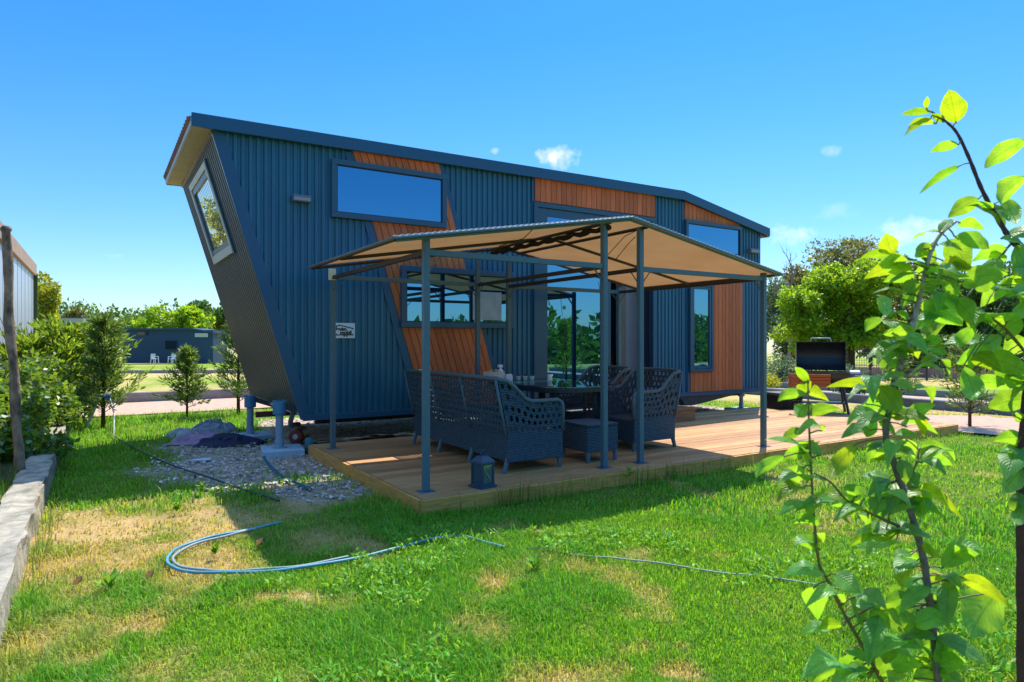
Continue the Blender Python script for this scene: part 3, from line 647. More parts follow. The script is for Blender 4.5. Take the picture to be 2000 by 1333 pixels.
mb = MB(); erect(mb, a+.05, b-.05, c+.02, d_-.022, .025, .035); mb.build('pane', GLASS_END, ew)

# ================================================================== DECK
DZ = .12
deck = thing('wooden_deck', 'low deck of reddish brown boards in front of the tiny house', 'deck', (0, 0, 0))
mb = MB(); y = 4.66; k = 0
while y < 7.80:
    x = 2.12; ends = [2.12]; p0 = 2.12+random.uniform(1.2, 4.0)
    while p0 < 10.2: ends.append(p0); p0 += random.uniform(3.2, 4.2)
    ends.append(10.62)
    for a, b in zip(ends, ends[1:]):
        dz = random.uniform(-.0015, .0015); mb.box(a+.002, b-.002, y, y+.136, DZ-.026+dz, DZ+dz)
    y += .1435; k += 1
mb.build('boards', DECKW, deck, bevel=.003)
mb = MB()
for a, b in ((2.10, 5.9), (5.904, 10.64)): mb.box(a, b, 4.625, 4.655, -.03, DZ-.006)
mb.build('edge_board', FASW, deck, bevel=.003)
mb = MB(); mb.box(2.085, 2.115, 4.66, 7.8, -.03, DZ-.006); mb.build('edge_board', FASWL, deck, bevel=.003)
mb = MB(); mb.box(10.625, 10.65, 4.66, 7.8, -.03, DZ-.006); mb.box(2.12, 10.62, 7.805, 7.83, -.03, DZ-.006); mb.build('edge_board', FASWL, deck)
mb = MB()
for x in np.arange(2.2, 10.6, .6): mb.box(x, x+.045, 4.67, 7.8, -.03, DZ-.03)
mb.build('joist', FASWL, deck)
steps = thing('wooden_steps', 'two wooden steps leading up to the open sliding door', 'steps', (6.0, 7.0, DZ))
mb = MB(); mb.box(0, 1.78, 0, .36, .165, .20); mb.box(.02, 1.76, .02, .80, .0, .16); mb.build('lower_step', STEPW, steps, bevel=.004)
mb = MB(); mb.box(.25, 1.42, .40, .80, .325, .36); mb.box(.27, 1.40, .42, .79, .162, .32); mb.build('upper_step', STEPW, steps, bevel=.004)

# ================================================================== GAZEBO
gz_ = thing('gazebo', 'grey steel frame gazebo with pitched tan fabric canopy on the deck', 'gazebo', (0, 0, DZ))
PX = (2.25, 4.13, 4.60, 6.53); PYF, PYB = 4.88, 7.38; ZE = 1.95; ZR = 2.43
XL, XR, YA, YB = 1.92, 6.68, 4.74, 7.16
def canz(x):  # canopy height above the deck
    return 2.03+(ZR-2.03)*(x-XL)/(4.365-XL) if x < 4.365 else 2.005+(ZR-2.005)*(XR-x)/(XR-4.365)
for x in PX:
    for y in (PYF, PYB):
        h_ = canz(x)-.02
        mb = MB(); mb.box(x-.027, x+.027, y-.027, y+.027, .006, h_); p_ = mb.build('post', POST, gz_, bevel=.005)
        mb = MB(); mb.box(x-.065, x+.065, y-.055, y+.055, 0, .0055); mb.build('base_plate', POST, p_)
for y in (PYF, PYB):
    for a, b in ((PX[0], PX[1]), (PX[2], PX[3])):
        mb = MB(); mb.box(a+.028, b-.028, y-.018, y+.018, ZE-.03, ZE+.02); mb.build('beam', POST, gz_, bevel=.003)
for x in PX:
    mb = MB(); mb.box(x-.016, x+.016, PYF+.028, PYB-.028, ZE-.03, ZE+.012); mb.build('beam', DARKBAR, gz_, bevel=.003)
    mb = MB()
    for y, s_ in ((PYF, 1), (PYB, -1)):
        mb = MB(); mb.tube([(x, y+s_*.028, ZE-.16), (x, y+s_*.06, ZE-.11), (x, y+s_*.13, ZE-.032)], .006, 6); mb.build('corner_brace', POST, gz_); mb = MB()
        sx_ = 1 if x in (PX[0], PX[2]) else -1
        mb.tube([(x+sx_*.028, y, ZE-.16), (x+sx_*.06, y, ZE-.11), (x+sx_*.13, y, ZE-.032)], .006, 6); mb.build('corner_brace', POST, gz_)
for y in (YA+.03, (PYF+PYB)/2, YB-.03):
    for sx_ in (0, 1):
        mb = MB(); a = (XL+.02, y, canz(XL+.02)-.03) if not sx_ else (XR-.02, y, canz(XR-.02)-.03); mb.tube([a, (4.365, y, ZR-.03)], .017 if y == (PYF+PYB)/2 else .014, 8)
        mb.build('rafter', DARKBAR if y != YA+.03 else POST, gz_)
for x in (XL+.02, XR-.02):
    mb = MB(); mb.tube([(x, YA+.03, canz(x)-.025), (x, YB-.03, canz(x)-.025)], .014, 8); mb.build('eave_tube', DARKBAR, gz_)
for x in (PX[1], PX[2]):
    mb = MB(); mb.tube([(x, YA+.04, canz(x)-.035), (x, YB-.04, canz(x)-.035)], .018, 8); mb.build('ridge_tube', DARKBAR, gz_)
mb = MB(); pts = [(PX[1]+.03+.012*math.sin(i*1.7), YA+.1+(YB-YA-.2)*i/24, canz(PX[1])-.075+.010*math.sin(i*2.3)) for i in range(25)]
mb.tube(pts, [.028+.008*math.sin(i*1.9) for i in range(25)], 8); mb.build('rolled_netting', mat('netting', (.035, .03, .025), .9, .1), gz_, smooth=True)
nx_ = 48; ny_ = 24
def canf(u, v):
    x = XL+(XR-XL)*u; y = YA+(YB-YA)*v; z = canz(x)
    vv = (v*2) % 1.0; uu = (x-XL)/(4.365-XL) if x < 4.365 else (XR-x)/(XR-4.365)
    z -= .018*math.sin(math.pi*vv)*math.sin(math.pi*min(1, max(0, uu)))
    return (x, y, z+.003*(vnoise(x*3, y*3)-.5))
mb = MB(); mb.grid(canf, nx_, ny_); can = mb.build('canopy', CANOPY, gz_, smooth=True)
mb = MB()
for sx_, xe in ((0, XL), (1, XR)):
    mb.grid(lambda u, v: (xe+(-.004 if not sx_ else .004)*v, YA+(YB-YA)*u, canz(xe)-.03*v), 20, 1)
mb.build('hem', CANOPY, can)
ROPE = mat('white_rope', (.62, .66, .70), .7, .2)
mb = MB()
for a, b in (((XL, YA, canz(XL)), (4.365, YA, ZR)), ((4.365, YA, ZR), (XR, YA, canz(XR)))):
    a = Vector(a); b = Vector(b); n_ = 44
    for i in range(n_):
        p_ = a.lerp(b, (i+.2)/n_); q_ = a.lerp(b, (i+.75)/n_); mb.tube([p_+Vector((0, .05, .006)), p_+Vector((0, -.004, .006)), q_+Vector((0, -.004, -.004)), q_+Vector((0, .03, -.03))], .0042, 5)
mb.build('lacing', ROPE, can)
mb = MB(); mb.tube([(XL, YA-.002, canz(XL)-.014), (4.365, YA-.002, ZR-.014), (XR, YA-.002, canz(XR)-.014)], .013, 8); mb.build('front_edge_tube', POST, gz_)
mb = MB(); mb.tube([(XL-.004, YA, canz(XL)-.012), (XL-.004, YB, canz(XL)-.012)], .012, 8); mb.build('side_edge_tube', mat('edge_tube_grey', (.13, .15, .16), .4, .5), gz_)
mb = MB(); mb.tube([(XR+.004, YA, canz(XR)-.012), (XR+.004, YB, canz(XR)-.012)], .011, 8); mb.build('side_edge_tube', DARKBAR, gz_)
mb = MB(); mb.grid(lambda u, v: (PX[0]-.06+.085*u, PYB-.03, ZE+.09-.13*v), 3, 3); mb.build('fabric_flap', mat('pale_flap', (.72, .66, .42), .8, .2), gz_, solid=.004)
CORD = mat('dark_cord', (.03, .025, .02), .8, .2)
for pts in ([(4.6, 4.93, 2.34), (4.5, 5.0, 2.28), (4.35, 5.2, 2.02)], [(4.6, 4.95, 2.28), (4.54, 5.0, 2.2), (4.5, 5.15, 2.05)], [(6.2, 7.45, 2.08), (6.22, 7.44, 1.9), (6.26, 7.43, 1.62)], [(3.3, 4.85, 2.24), (3.28, 5.0, 2.16), (3.2, 5.3, 2.12)]):
    mb = MB(); mb.tube(pts, .004, 5); mb.build('tie_cord', CORD, gz_)

# ================================================================== WICKER FURNITURE
def wicker(name, label, cat, W, loc, rz, group=None, bays=1, nh=5):
    """s = front to back along local x (front 0), y across, z up from the deck"""
    t_ = thing(name, label, cat, loc, rz, group)
    D = .65; sk0, sk1 = .10, .355
    rim = [(0.0, .36), (0.0, .585), (.015, .63), (.06, .655), (.36, .655), (.43, .68), (.56, .80), (.64, .855), (.72, .87)]
    def rimz(s_):
        pts = [(0, .6), (.03, .645), (.06, .655), (.36, .655), (.43, .68), (.56, .80), (.64, .855), (.74, .87)]
        for (a, b), (c, d) in zip(pts, pts[1:]):
            if s_ <= c: return b+(d-b)*(s_-a)/(c-a)
        return .87
    back = lambda z: .635+.115*max(0, (z-.35))/.52           # lean of the back
    # skirt: front, two sides, back
    mb = MB()
    mb.box(.005, .03, .02, W-.02, sk0, sk1-.02); mb.box(.60, .635, .02, W-.02, sk0+.01, sk1)
    for y in (0, W-.025): mb.box(.005, .635, y, y+.025, sk0, sk1)
    mb.build('skirt', WICKER, t_, bevel=.004)
    mb = MB(); mb.box(.01, .62, .026, W-.026, sk1-.035, sk1-.01); mb.build('seat', WICKER, t_, bevel=.008)
    # back lattice
    mb = MB(); nb = max(6, int(W/.064)); mb.holes(lambda u, v: (back(sk1+(.86-sk1)*v)+.01*math.sin(math.pi*v), .02+(W-.04)*u, sk1+(.86-sk1)*v), nb, 8, .33)
    mb.build('backrest', WICKER, t_, solid=.010)
    # arm side panels
    for y in (.010, W-.010):
        mb = MB()
        def sf(u, v, y=y):
            s0 = .012; zt = None
            s_top = s0+(.735-s0)*u; zt = rimz(s_top); z = sk1+(zt-sk1)*v
            s_ = s0+(back(z)-.01-s0)*u
            return (s_, y, z)
        mb.holes(sf, 10, nh, .30); mb.build('armrest', WICKER, t_, solid=.010)
    # rim tube over arms and back
    pts = [(s_, .01, z) for s_, z in rim]+[(.745, .06, .878), (.75, W/2, .885), (.745, W-.06, .878)]+[(s_, W-.01, z) for s_, z in reversed(rim)]
    mb = MB(); mb.tube(pts, .019, 8); mb.build('rim', WICKF, t_, smooth=True)
    for y in [.012]+[W*(i+1)/(bays) for i in range(bays-1)]+[W-.012]:
        mb = MB(); mb.tube([(.648, y, sk1-.01), (back(.6)+.012, y, .6), (back(.86)+.012, y, .865)], .013, 7); mb.build('back_frame', WICKF, t_, smooth=True)
    for y in [.03]+[W*(i+1)/bays for i in range(bays-1)]+[W-.03]:
        for s_, e in ((.03, .025), (.61, .66)):
            if s_ < .1 and bays > 1 and .1 < y < W-.1: continue
            mb = MB(); mb.tube([(s_, y, sk0+.05), (e, y, 0)], [.026, .02], 8); mb.build('leg', WICKF, t_)
    return t_
wicker('wicker_sofa', 'long blue grey wicker sofa with its back to the left, cane sides', 'sofa', 2.12, (3.82, 7.24, DZ), math.pi, bays=3)
wicker('wicker_armchair', 'nearer wicker armchair, its side panel facing the lawn, right of the glass table', 'armchair', .70, (4.98, 5.38, DZ), 0, 'wicker armchairs by the table')
wicker('wicker_armchair', 'wicker armchair farther from the lawn, half hidden by the nearer armchair', 'armchair', .72, (4.98, 6.24, DZ), 0, 'wicker armchairs by the table')
ott = thing('wicker_footstool', 'small square wicker footstool between sofa and armchair', 'footstool', (4.12, 5.12, DZ))
mb = MB(); mb.box(0, .40, 0, .46, .105, .36); mb.build('body', WICKER, ott, bevel=.012)
mb = MB(); mb.box(-.006, .406, -.006, .466, .3605, .385); mb.build('top', WICKER, ott, bevel=.01)
for x in (.025, .375):
    for y in (.025, .435): mb = MB(); mb.tube([(x, y, .12), (x, y, 0)], [.024, .02], 8); mb.build('leg', WICKF, ott)
tab = thing('dining_table', 'rounded wicker dining table with dark edge and glass top', 'table', (4.58, 6.45, DZ))
def rrect(hx, hy, r_, n_=6):
    out_ = []
    for cx, cy, a0 in ((hx-r_, hy-r_, 0), (-hx+r_, hy-r_, 90), (-hx+r_, -hy+r_, 180), (hx-r_, -hy+r_, 270)):
        for k in range(n_+1): a = R(a0+90*k/n_); out_.append((cx+r_*math.cos(a), cy+r_*math.sin(a)))
    return out_
def plate(mb, poly, z0, z1):
    n_ = len(poly); mb.add([(x, y, z0) for x, y in poly]+[(x, y, z1) for x, y in poly], [tuple(range(n_-1, -1, -1)), tuple(range(n_, 2*n_))]+[(i, (i+1) % n_, (i+1) % n_+n_, i+n_) for i in range(n_)])
mb = MB(); plate(mb, rrect(.49, .84, .3), .655, .712); mb.build('apron', mat('table_edge', (.010, .022, .035), .35, .5), tab, bevel=.008)
mb = MB(); plate(mb, rrect(.48, .83, .29), .7125, .722); mb.build('glass_top', TABLEGLASS, tab, bevel=.002)
for x in (-.33, .33):
    for y in (-.6, .6): mb = MB(); mb.box(x-.035, x+.035, y-.035, y+.035, 0, .65); mb.build('leg', WICKER, tab, bevel=.006)
# things on the table
TT = DZ+.7225
POTW = mat('white_glaze', (.66, .68, .70), .35, .5); PORC = mat('porcelain', (.72, .74, .78), .3, .5)
bk = thing('lattice_basket', 'white lattice basket holding golden topped jars on the glass table', 'basket', (4.14, 6.98, TT), R(20))
mb = MB()
def bw(a, b): mb.holes(lambda u, v: (a[0]+(b[0]-a[0])*u, a[1]+(b[1]-a[1])*u, .005+.115*v), 7, 5, .3)
for a, b in (((-.11, -.08), (.11, -.08)), ((.11, -.08), (.11, .08)), ((.11, .08), (-.11, .08)), ((-.11, .08), (-.11, -.08))): bw(a, b)
mb.build('basket_side', mat('basket_white', (.62, .58, .53), .6, .3), bk, solid=.004)
mb = MB(); mb.box(-.108, .108, -.078, .078, 0, .004); mb.build('basket_floor', POTW, bk)
JAR = mat('jar_brown', (.09, .045, .02), .35, .5); GOLD = mat('jar_lid_gold', (.55, .36, .12), .3, .5, metal=.6)
for i, (x, y) in enumerate(((-.06, .0), (.0, -.03), (.055, .02))):
    j = thing('spice_jar', ['spice jar with gold lid at the left inside the lattice basket', 'spice jar with gold lid in the middle of the lattice basket', 'spice jar with gold lid at the right inside the lattice basket'][i], 'jar', (4.14+x*.94-y*.34, 6.98+x*.34+y*.94, TT+.005), 0, 'jars in the lattice basket')
    mb = MB(); mb.lathe((0, 0, 0), [(.022, 0), (.024, .005), (.024, .10), (.018, .115)], 12); mb.build('jar', JAR if i == 1 else POTW, j, smooth=True)
    mb = MB(); mb.lathe((0, 0, .116), [(.021, 0), (.021, .022), (.018, .025)], 12); mb.build('lid', GOLD, j)
bt = thing('spray_bottle', 'white bottle standing behind the lattice basket', 'bottle', (4.28, 7.06, TT))
mb = MB(); mb.lathe((0, 0, 0), [(.038, 0), (.042, .006), (.042, .11), (.03, .135), (.016, .145), (.016, .165)], 16); mb.build('bottle_body', PORC, bt, smooth=True)
mb = MB(); mb.box(-.035, .03, -.018, .018, .166, .20); mb.build('cap', PORC, bt, bevel=.006)
nk = thing('napkin_holder', 'low pale napkin holder just right of the lattice basket', 'napkin holder', (4.33, 6.93, TT))
mb = MB(); mb.box(-.05, .05, -.004, .0, 0, .07); mb.box(-.05, .05, .036, .04, 0, .07); mb.box(-.05, .05, -.0005, .0365, 0, .004); mb.build('holder', POTW, nk)
mb = MB(); mb.box(-.042, .042, .004, .032, .005, .085); mb.build('napkins', PORC, nk)
GREENP = leaf_mat('herb_leaves', (.06, .12, .04), (.1, .2, .05), .3)
for i, (x, y) in enumerate(((4.50, 6.98), (4.57, 6.93), (4.64, 6.88))):
    c = thing('herb_pot', ['pale blue little pot nearest the lattice basket', 'pale blue little pot in the middle of the row of three', 'pale blue little pot at the far end from the basket'][i], 'pot', (x, y, TT), 0, 'little pots in a row on the table')
    mb = MB(); mb.lathe((0, 0, 0), [(.022, 0), (.025, .004), (.031, .05), (.033, .056), (.030, .056), (.028, .048)], 14); mb.build('pot', mat('pot_blue', (.40, .56, .62), .4, .5), c, smooth=True)
    n_ = 40; T_ = rdirs(n_); T_[:, 2] = abs(T_[:, 2])+.3; T_ /= np.linalg.norm(T_, axis=1, keepdims=True); V, F, S = leaf_quads(np.tile([0, 0, .05], (n_, 1))+rdirs(n_)*.012, np.cross(T_, rdirs(n_)), T_, .02+.02*rng.random(n_), np.full(n_, .012)); np_mesh('herb', V, F, S, GREENP, c)
cup = thing('white_cup', 'white footed cup alone near the edge of the glass table', 'cup', (4.86, 6.80, TT))
mb = MB(); mb.lathe((0, 0, 0), [(.032, 0), (.034, .006), (.022, .016), (.028, .035), (.036, .07), (.034, .07), (.026, .037), (.01, .03)], 16); mb.build('bowl', PORC, cup, smooth=True)
mb = MB(); mb.lathe((0, 0, .025), [(.028, 0), (.0335, .04)], 14); mb.build('filling', POTW, cup)

# lantern
LM = mat('lantern_metal', (.014, .052, .085), .4, .5)
ln = thing('lantern', 'small dark blue metal lantern standing at the front edge of the deck', 'lantern', (2.73, 4.79, DZ), R(12))
mb = MB(); mb.box(-.088, .088, -.088, .088, 0, .014); mb.box(-.076, .076, -.076, .076, .0141, .026); mb.build('base', LM, ln, bevel=.003)
mb = MB()
for sx_ in (-1, 1):
    for sy in (-1, 1): mb.box(sx_*.061-.009, sx_*.061+.009, sy*.061-.009, sy*.061+.009, .0262, .2)
mb.box(-.0519, .0519, -.067, -.055, .0263, .036); mb.box(-.0519, .0519, -.067, -.055, .19, .1999)
for q_ in (-1, 1):
    for z_ in ((.0264, .036), (.19, .1998)): mb.box(q_*.061-.006, q_*.061+.006, -.0518, .0518, *z_)
for z_ in ((.0264, .036), (.19, .1998)): mb.box(-.0519, .0519, .055, .067, *z_)
mb.build('frame', LM, ln)
mb = MB(); mb.box(-.0515, .0515, -.063, -.060, .037, .189); mb.box(-.0515, .0515, .060, .063, .037, .189); mb.box(.060, .063, -.0515, .0515, .037, .189); mb.build('glass', LANTG, ln)
mb = MB(); mb.box(-.0645, -.0605, -.0515, .0515, .037, .189); mb.build('back_panel', LM, ln)
mb = MB(); mb.bar((-.045, -.0695, .16), (.03, -.0695, .06), .003, .004); mb.build('scratch', mat('bare_metal', (.3, .33, .35), .4, .5), ln)
mb = MB(); mb.add([(-.076, -.076, .2005), (.076, -.076, .2005), (.076, .076, .2005), (-.076, .076, .2005), (-.074, -.074, .218), (.074, -.074, .218), (.074, .074, .218), (-.074, .074, .218), (-.03, -.03, .262), (.03, -.03, .262), (.03, .03, .262), (-.03, .03, .262)],
    [(3,2,1,0)]+[(i, (i+1) % 4, 4+(i+1) % 4, 4+i) for i in range(4)]+[(4+i, 4+(i+1) % 4, 8+(i+1) % 4, 8+i) for i in range(4)]+[(8, 9, 10, 11)]); mb.build('cap', LM, ln, bevel=.002)
mb = MB(); mb.tube([(-.02, 0, .262)]+[(-.026*math.cos(a), 0, .275+.03*math.sin(a)) for a in np.linspace(0, math.pi, 9)]+[(.02, 0, .262)], .004, 6); mb.build('ring_handle', LM, ln)

# ================================================================== SMOKER GRILL
SMB = mat('smoker_black', (.018, .018, .022), .4, .5, c2=(.03, .03, .034), nscale=8); SMG = mat('smoker_end', (.10, .11, .13), .45, .5, c2=(.075, .08, .095), nscale=6)
SLAT = wood_mat('shelf_slats', (.50, .13, .025), (.36, .085, .015), along=(1, 12, 12))
c0 = at(1606, 735, 11.2); sm = thing('smoker_grill', 'black barrel smoker grill with raised lid and orange slatted front shelf', 'grill', (c0.x, c0.y, DZ), R(-AZ-20))
Lh = .39; rr = .245; zc = .70
def halfdrum(a0, a1, n_, x0, x1, r_, cz=zc, cy=0):
    mb = MB(); vs_ = []; fs = []
    for k in range(n_+1):
        a = R(a0+(a1-a0)*k/n_); vs_ += [(x0, cy+r_*math.cos(a), cz+r_*math.sin(a)), (x1, cy+r_*math.cos(a), cz+r_*math.sin(a))]
    for k in range(n_): fs.append((2*k, 2*k+1, 2*k+3, 2*k+2))
    mb.add(vs_, fs); return mb
halfdrum(180, 360, 16, -Lh, Lh, rr).build('firebox', SMB, sm, solid=.006)
for sx_ in (-1, 1):
    mb = MB(); n_ = 16; mb.add([(sx_*Lh, rr*math.cos(R(180+180*k/n_)), zc+rr*math.sin(R(180+180*k/n_))) for k in range(n_+1)], [tuple(range(n_+1))]); mb.build('end_cap', SMG if sx_ > 0 else SMB, sm, solid=.006)
# lid: hinged at the back, opened upwards
hy, hz = rr, zc
def lid_pt(x, a, r_=rr):   # closed lid point angle a (0 front..180 back) rotated open about hinge
    y, z = -r_*math.cos(a), zc+r_*math.sin(a); y -= hy; z -= hz; th = R(-88); return (x, hy+y*math.cos(th)-z*math.sin(th), hz+y*math.sin(th)+z*math.cos(th)+.01)
mb = MB(); vs_ = []; fs = []; n_ = 18
for k in range(n_+1): vs_ += [lid_pt(-Lh, math.pi*k/n_), lid_pt(Lh, math.pi*k/n_)]
for k in range(n_): fs.append((2*k, 2*k+1, 2*k+3, 2*k+2))
mb.add(vs_, fs); lid = mb.build('lid', SMB, sm, solid=.006)
for sx_ in (-1, 1): mb = MB(); mb.add([lid_pt(sx_*Lh, math.pi*k/n_) for k in range(n_+1)], [tuple(range(n_+1))]); mb.build('lid_end', SMG if sx_ > 0 else SMB, lid, solid=.006)
p_ = Vector(lid_pt(0, R(12), rr+.06)); mb = MB(); mb.tube([Vector(lid_pt(-.17, R(12), rr)), Vector(lid_pt(-.15, R(12), rr+.07)), Vector(lid_pt(.15, R(12), rr+.07)), Vector(lid_pt(.17, R(12), rr))], .013, 8); mb.build('lid_handle', mat('handle_steel', (.45, .42, .34), .35, .5), lid, smooth=True)
mb = MB(); mb.box(-Lh+.02, Lh-.02, -rr+.02, rr-.02, zc-.02, zc-.012); mb.build('grate', DARKBAR, sm)
for z_, n_s in ((.66, 1), (.605, 1), (.55, 1), (.495, 1)):
    mb = MB(); mb.box(-.55, .10, -rr-.045, -rr-.02, z_-.05, z_); mb.build('shelf_slat', SLAT, sm, bevel=.004)
mb = MB(); mb.box(-.53, -.505, -rr-.019, -rr+.10, .40, .68); mb.box(.06, .085, -rr-.019, -rr+.10, .40, .68); mb.build('shelf_bracket', SMB, sm)
for x, y in ((-.36, -.2), (-.36, .2), (.36, -.2), (.36, .2)):
    mb = MB(); mb.bar((x*.8, y*.8, zc-.18), (x*1.05, y*1.15, .10 if x < 0 else 0), .03, .03); mb.build('leg', SMB, sm)
mb = MB(); mb.box(-.37, .37, -.2, .2, .16, .175); mb.build('bottom_shelf', SMB, sm)
for y in (-.27, .27):
    mb = MB(); b2 = MB(); b2.lathe((0, 0, -.025), [(.02, 0), (.07, .0), (.085, .008), (.085, .042), (.07, .05), (.02, .05)], 20)
    mb.add([(-.39+p_[0], y+p_[2], .086+p_[1]) for p_ in b2.v], b2.f); whl = mb.build('wheel', TYRE, sm)
    mb = MB(); b2 = MB(); b2.lathe((0, 0, -.027), [(.005, 0), (.05, 0), (.05, .054), (.005, .054)], 16); mb.add([(-.39+p_[0], y+p_[2], .086+p_[1]) for p_ in b2.v], b2.f); mb.build('hub', SMG, whl)
mb = MB(); b2 = MB(); b2.lathe((0, 0, 0), [(.01, 0), (.13, 0), (.14, .02), (.14, .16), (.13, .18), (.01, .18)], 20); mb.add([(Lh+.012+p_[2], p_[0], zc-.11+p_[1]) for p_ in b2.v], b2.f); sfb = mb.build('side_burner', SMG, sm, smooth=False)
mb = MB(); mb.tube([(Lh+.10, -.145, zc-.06), (Lh+.10, -.18, zc-.06), (Lh+.17, -.18, zc-.06)], .01, 6); mb.box(Lh+.2, Lh+.205, -.05, .05, zc-.16, zc-.10); mb.build('vent', mat('vent_steel', (.5, .48, .42), .35, .5), sfb)
mb = MB(); mb.tube([(-.02, -rr-.012, zc-.04), (-.02, -rr-.03, zc-.06), (-.02, -rr-.03, zc-.09)], .008, 6); mb.build('damper', SMG, sm)
cb = at(1531, 785, 11.9); box_ = thing('storage_box', 'black lidded box standing behind the smoker grill wheels', 'box', (cb.x, cb.y, 0), R(-AZ+20))
mb = MB(); mb.box(-.25, .25, -.2, .2, 0, .36); mb.build('box_body', BLACK, box_, bevel=.01); mb = MB(); mb.box(-.265, .265, -.215, .215, .361, .41); mb.build('box_lid', mat('box_lid_grey', (.10, .10, .095), .6, .3), box_, bevel=.012)

# ================================================================== SURROUNDINGS
def lumpy_wall(name, label, cat, p0, p1, wd, h_, mat_, rough=.02, zf=None, seg=.12, group=None, down=.1):
    p0 = Vector((p0[0], p0[1], 0)); p1 = Vector((p1[0], p1[1], 0)); L_ = (p1-p0).length; t_ = (p1-p0)/L_; s_ = Vector((t_.y, -t_.x, 0)); n_ = max(2, int(L_/seg))
    mb = MB(); prof = [(0, -down), (0, h_*.5), (0, h_-.012), (.012, h_), (wd*.35, h_+.004), (wd*.7, h_), (wd-.012, h_), (wd, h_-.012), (wd, h_*.5), (wd, -down)]
    vs_ = []
    for i in range(n_+1):
        q_ = p0+t_*L_*i/n_
        for k, (a, z) in enumerate(prof):
            j = rough*(vnoise(q_.x*5+k*3.3, q_.y*5+k*1.7)-.5)*2
            v = q_+s_*(a+j); vs_.append((v.x, v.y, (zf or gz)(v.x, v.y)+z+j*.6))
    m_ = len(prof); fs = [(i*m_+k, i*m_+k+1, (i+1)*m_+k+1, (i+1)*m_+k) for i in range(n_) for k in range(m_-1)]+[tuple(range(m_)), tuple(range(n_*m_+m_-1, n_*m_-1, -1))]
    mb.add(vs_, fs); return tag(mb.build(name, mat_), label, cat, group)
WALLC = mat('old_concrete', (.46, .40, .30), .95, .1, c2=(.17, .16, .12), nscale=7, bump=1.0, bscale=30, detail=10)
KERBC = mat('kerb_concrete', (.30, .28, .27), .9, .1, c2=(.2, .19, .18), nscale=4)
lumpy_wall('low_wall', 'low weathered concrete garden wall running along the left edge of the lawn', 'wall', (-.60, 1.5), (-.60, 12.2), .22, .19, WALLC, .024, zf=lambda x, y: 0, seg=.07)
lumpy_wall('low_wall', 'low concrete kerb wall along the far side of the pink path', 'wall', (-9, 16.5), (13.2, 16.5), .2, .22, KERBC, .005, seg=1)
a = gp(120, 729); b_ = gp(620, 729)
lumpy_wall('low_wall', 'distant grey kerb wall between the lawns before the dark blue cabin', 'wall', (a.x, a.y), (b_.x, b_.y), .3, .16, KERBC, .005, seg=2)
lumpy_wall('low_wall', 'dark low kerb wall beyond the right end of the deck', 'wall', (13.9, -8), (13.9, 12.5), .2, .17, mat('kerb_dark', (.20, .21, .23), .9, .1, c2=(.13, .14, .15), nscale=4), .005, seg=1)
lumpy_wall('low_wall', 'pale kerb wall on the far side of the right hand path', 'wall', (17.0, -8), (17.0, 16.5), .2, .16, KERBC, .005, seg=1)
a = gp(1640, 733); b_ = gp(2080, 747)
lumpy_wall('low_wall', 'pinkish low brick wall below the dark fence at the right', 'wall', (a.x, a.y), (b_.x, b_.y), .3, .42, mat('pink_brick', (.42, .27, .21), .9, .1, c2=(.32, .21, .17), nscale=3), .01, seg=1)
fc = thing('mesh_fence', 'dark wire mesh fence in front of the trees at the right', 'fence', (0, 0, 0)); mb = MB(); m2 = MB()
a = at(1630, 730, 27); b_ = at(2100, 735, 23.5); a.z = gz(a.x, a.y); b_.z = gz(b_.x, b_.y)
for k in range(13): p_ = a.lerp(b_, k/12); mb2 = MB(); mb2.box(p_.x-.03, p_.x+.03, p_.y-.03, p_.y+.03, p_.z, p_.z+1.3); mb2.build('fence_post', DARKBAR, fc)
for k in range(7): z = .25+k*.165; mb.bar(a+Vector((0, 0, z)), b_+Vector((0, 0, z)), .014)
for k in range(90): p_ = a.lerp(b_, (k+.5)/90); m2.bar(p_+Vector((0, 0, .2)), p_+Vector((0, 0, 1.28)), .01)
mb.build('wires', mat('fence_wire', (.12, .15, .17), .5, .4), fc); m2.build('mesh', DARKBAR, fc)

# neighbouring cabin at the left edge
NW = mat('pale_cladding', (.30, .33, .39), .32, .5, c2=(.37, .40, .46), nscale=1.2, stretch=(1, 2, .3))
nb = thing('neighbour_cabin', 'pale neighbouring cabin wall with brown eave at the left edge', 'cabin', (0, 0, 0))
mb = MB(); mb.box(-4.4, -1.36, 6, 20, .35, 2.95); mb.build('wall', NW, nb)
mb = MB()
for k in range(18): mb.box(-1.3595, -1.355, 6.05+k*.78, 6.06+k*.78, .36, 2.94)
mb.build('wall_joint', mat('joint', (.3, .34, .4), .5, .3), nb)
mb = MB(); mb.box(-4.5, -1.30, 5.9, 20.06, 2.951, 3.22); mb.build('roof', mat('eave_brown', (.36, .26, .19), .7, .2, c2=(.30, .21, .16), nscale=3), nb)
mb = MB(); mb.box(-1.36, -1.28, 20.0, 20.08, .0, 3.0); mb.build('corner_post', mat('mossy_post', (.06, .10, .03), .8, .2), nb)
mb = MB()
for k in range(3): mb.tube([(-1.1+.03*k, 7.6, 2.5-.1*k), (-1.2, 11+k, 1.6-.1*k), (-1.3, 15+k, .7)], .004, 5)
mb.build('wire', DARKBAR, nb)
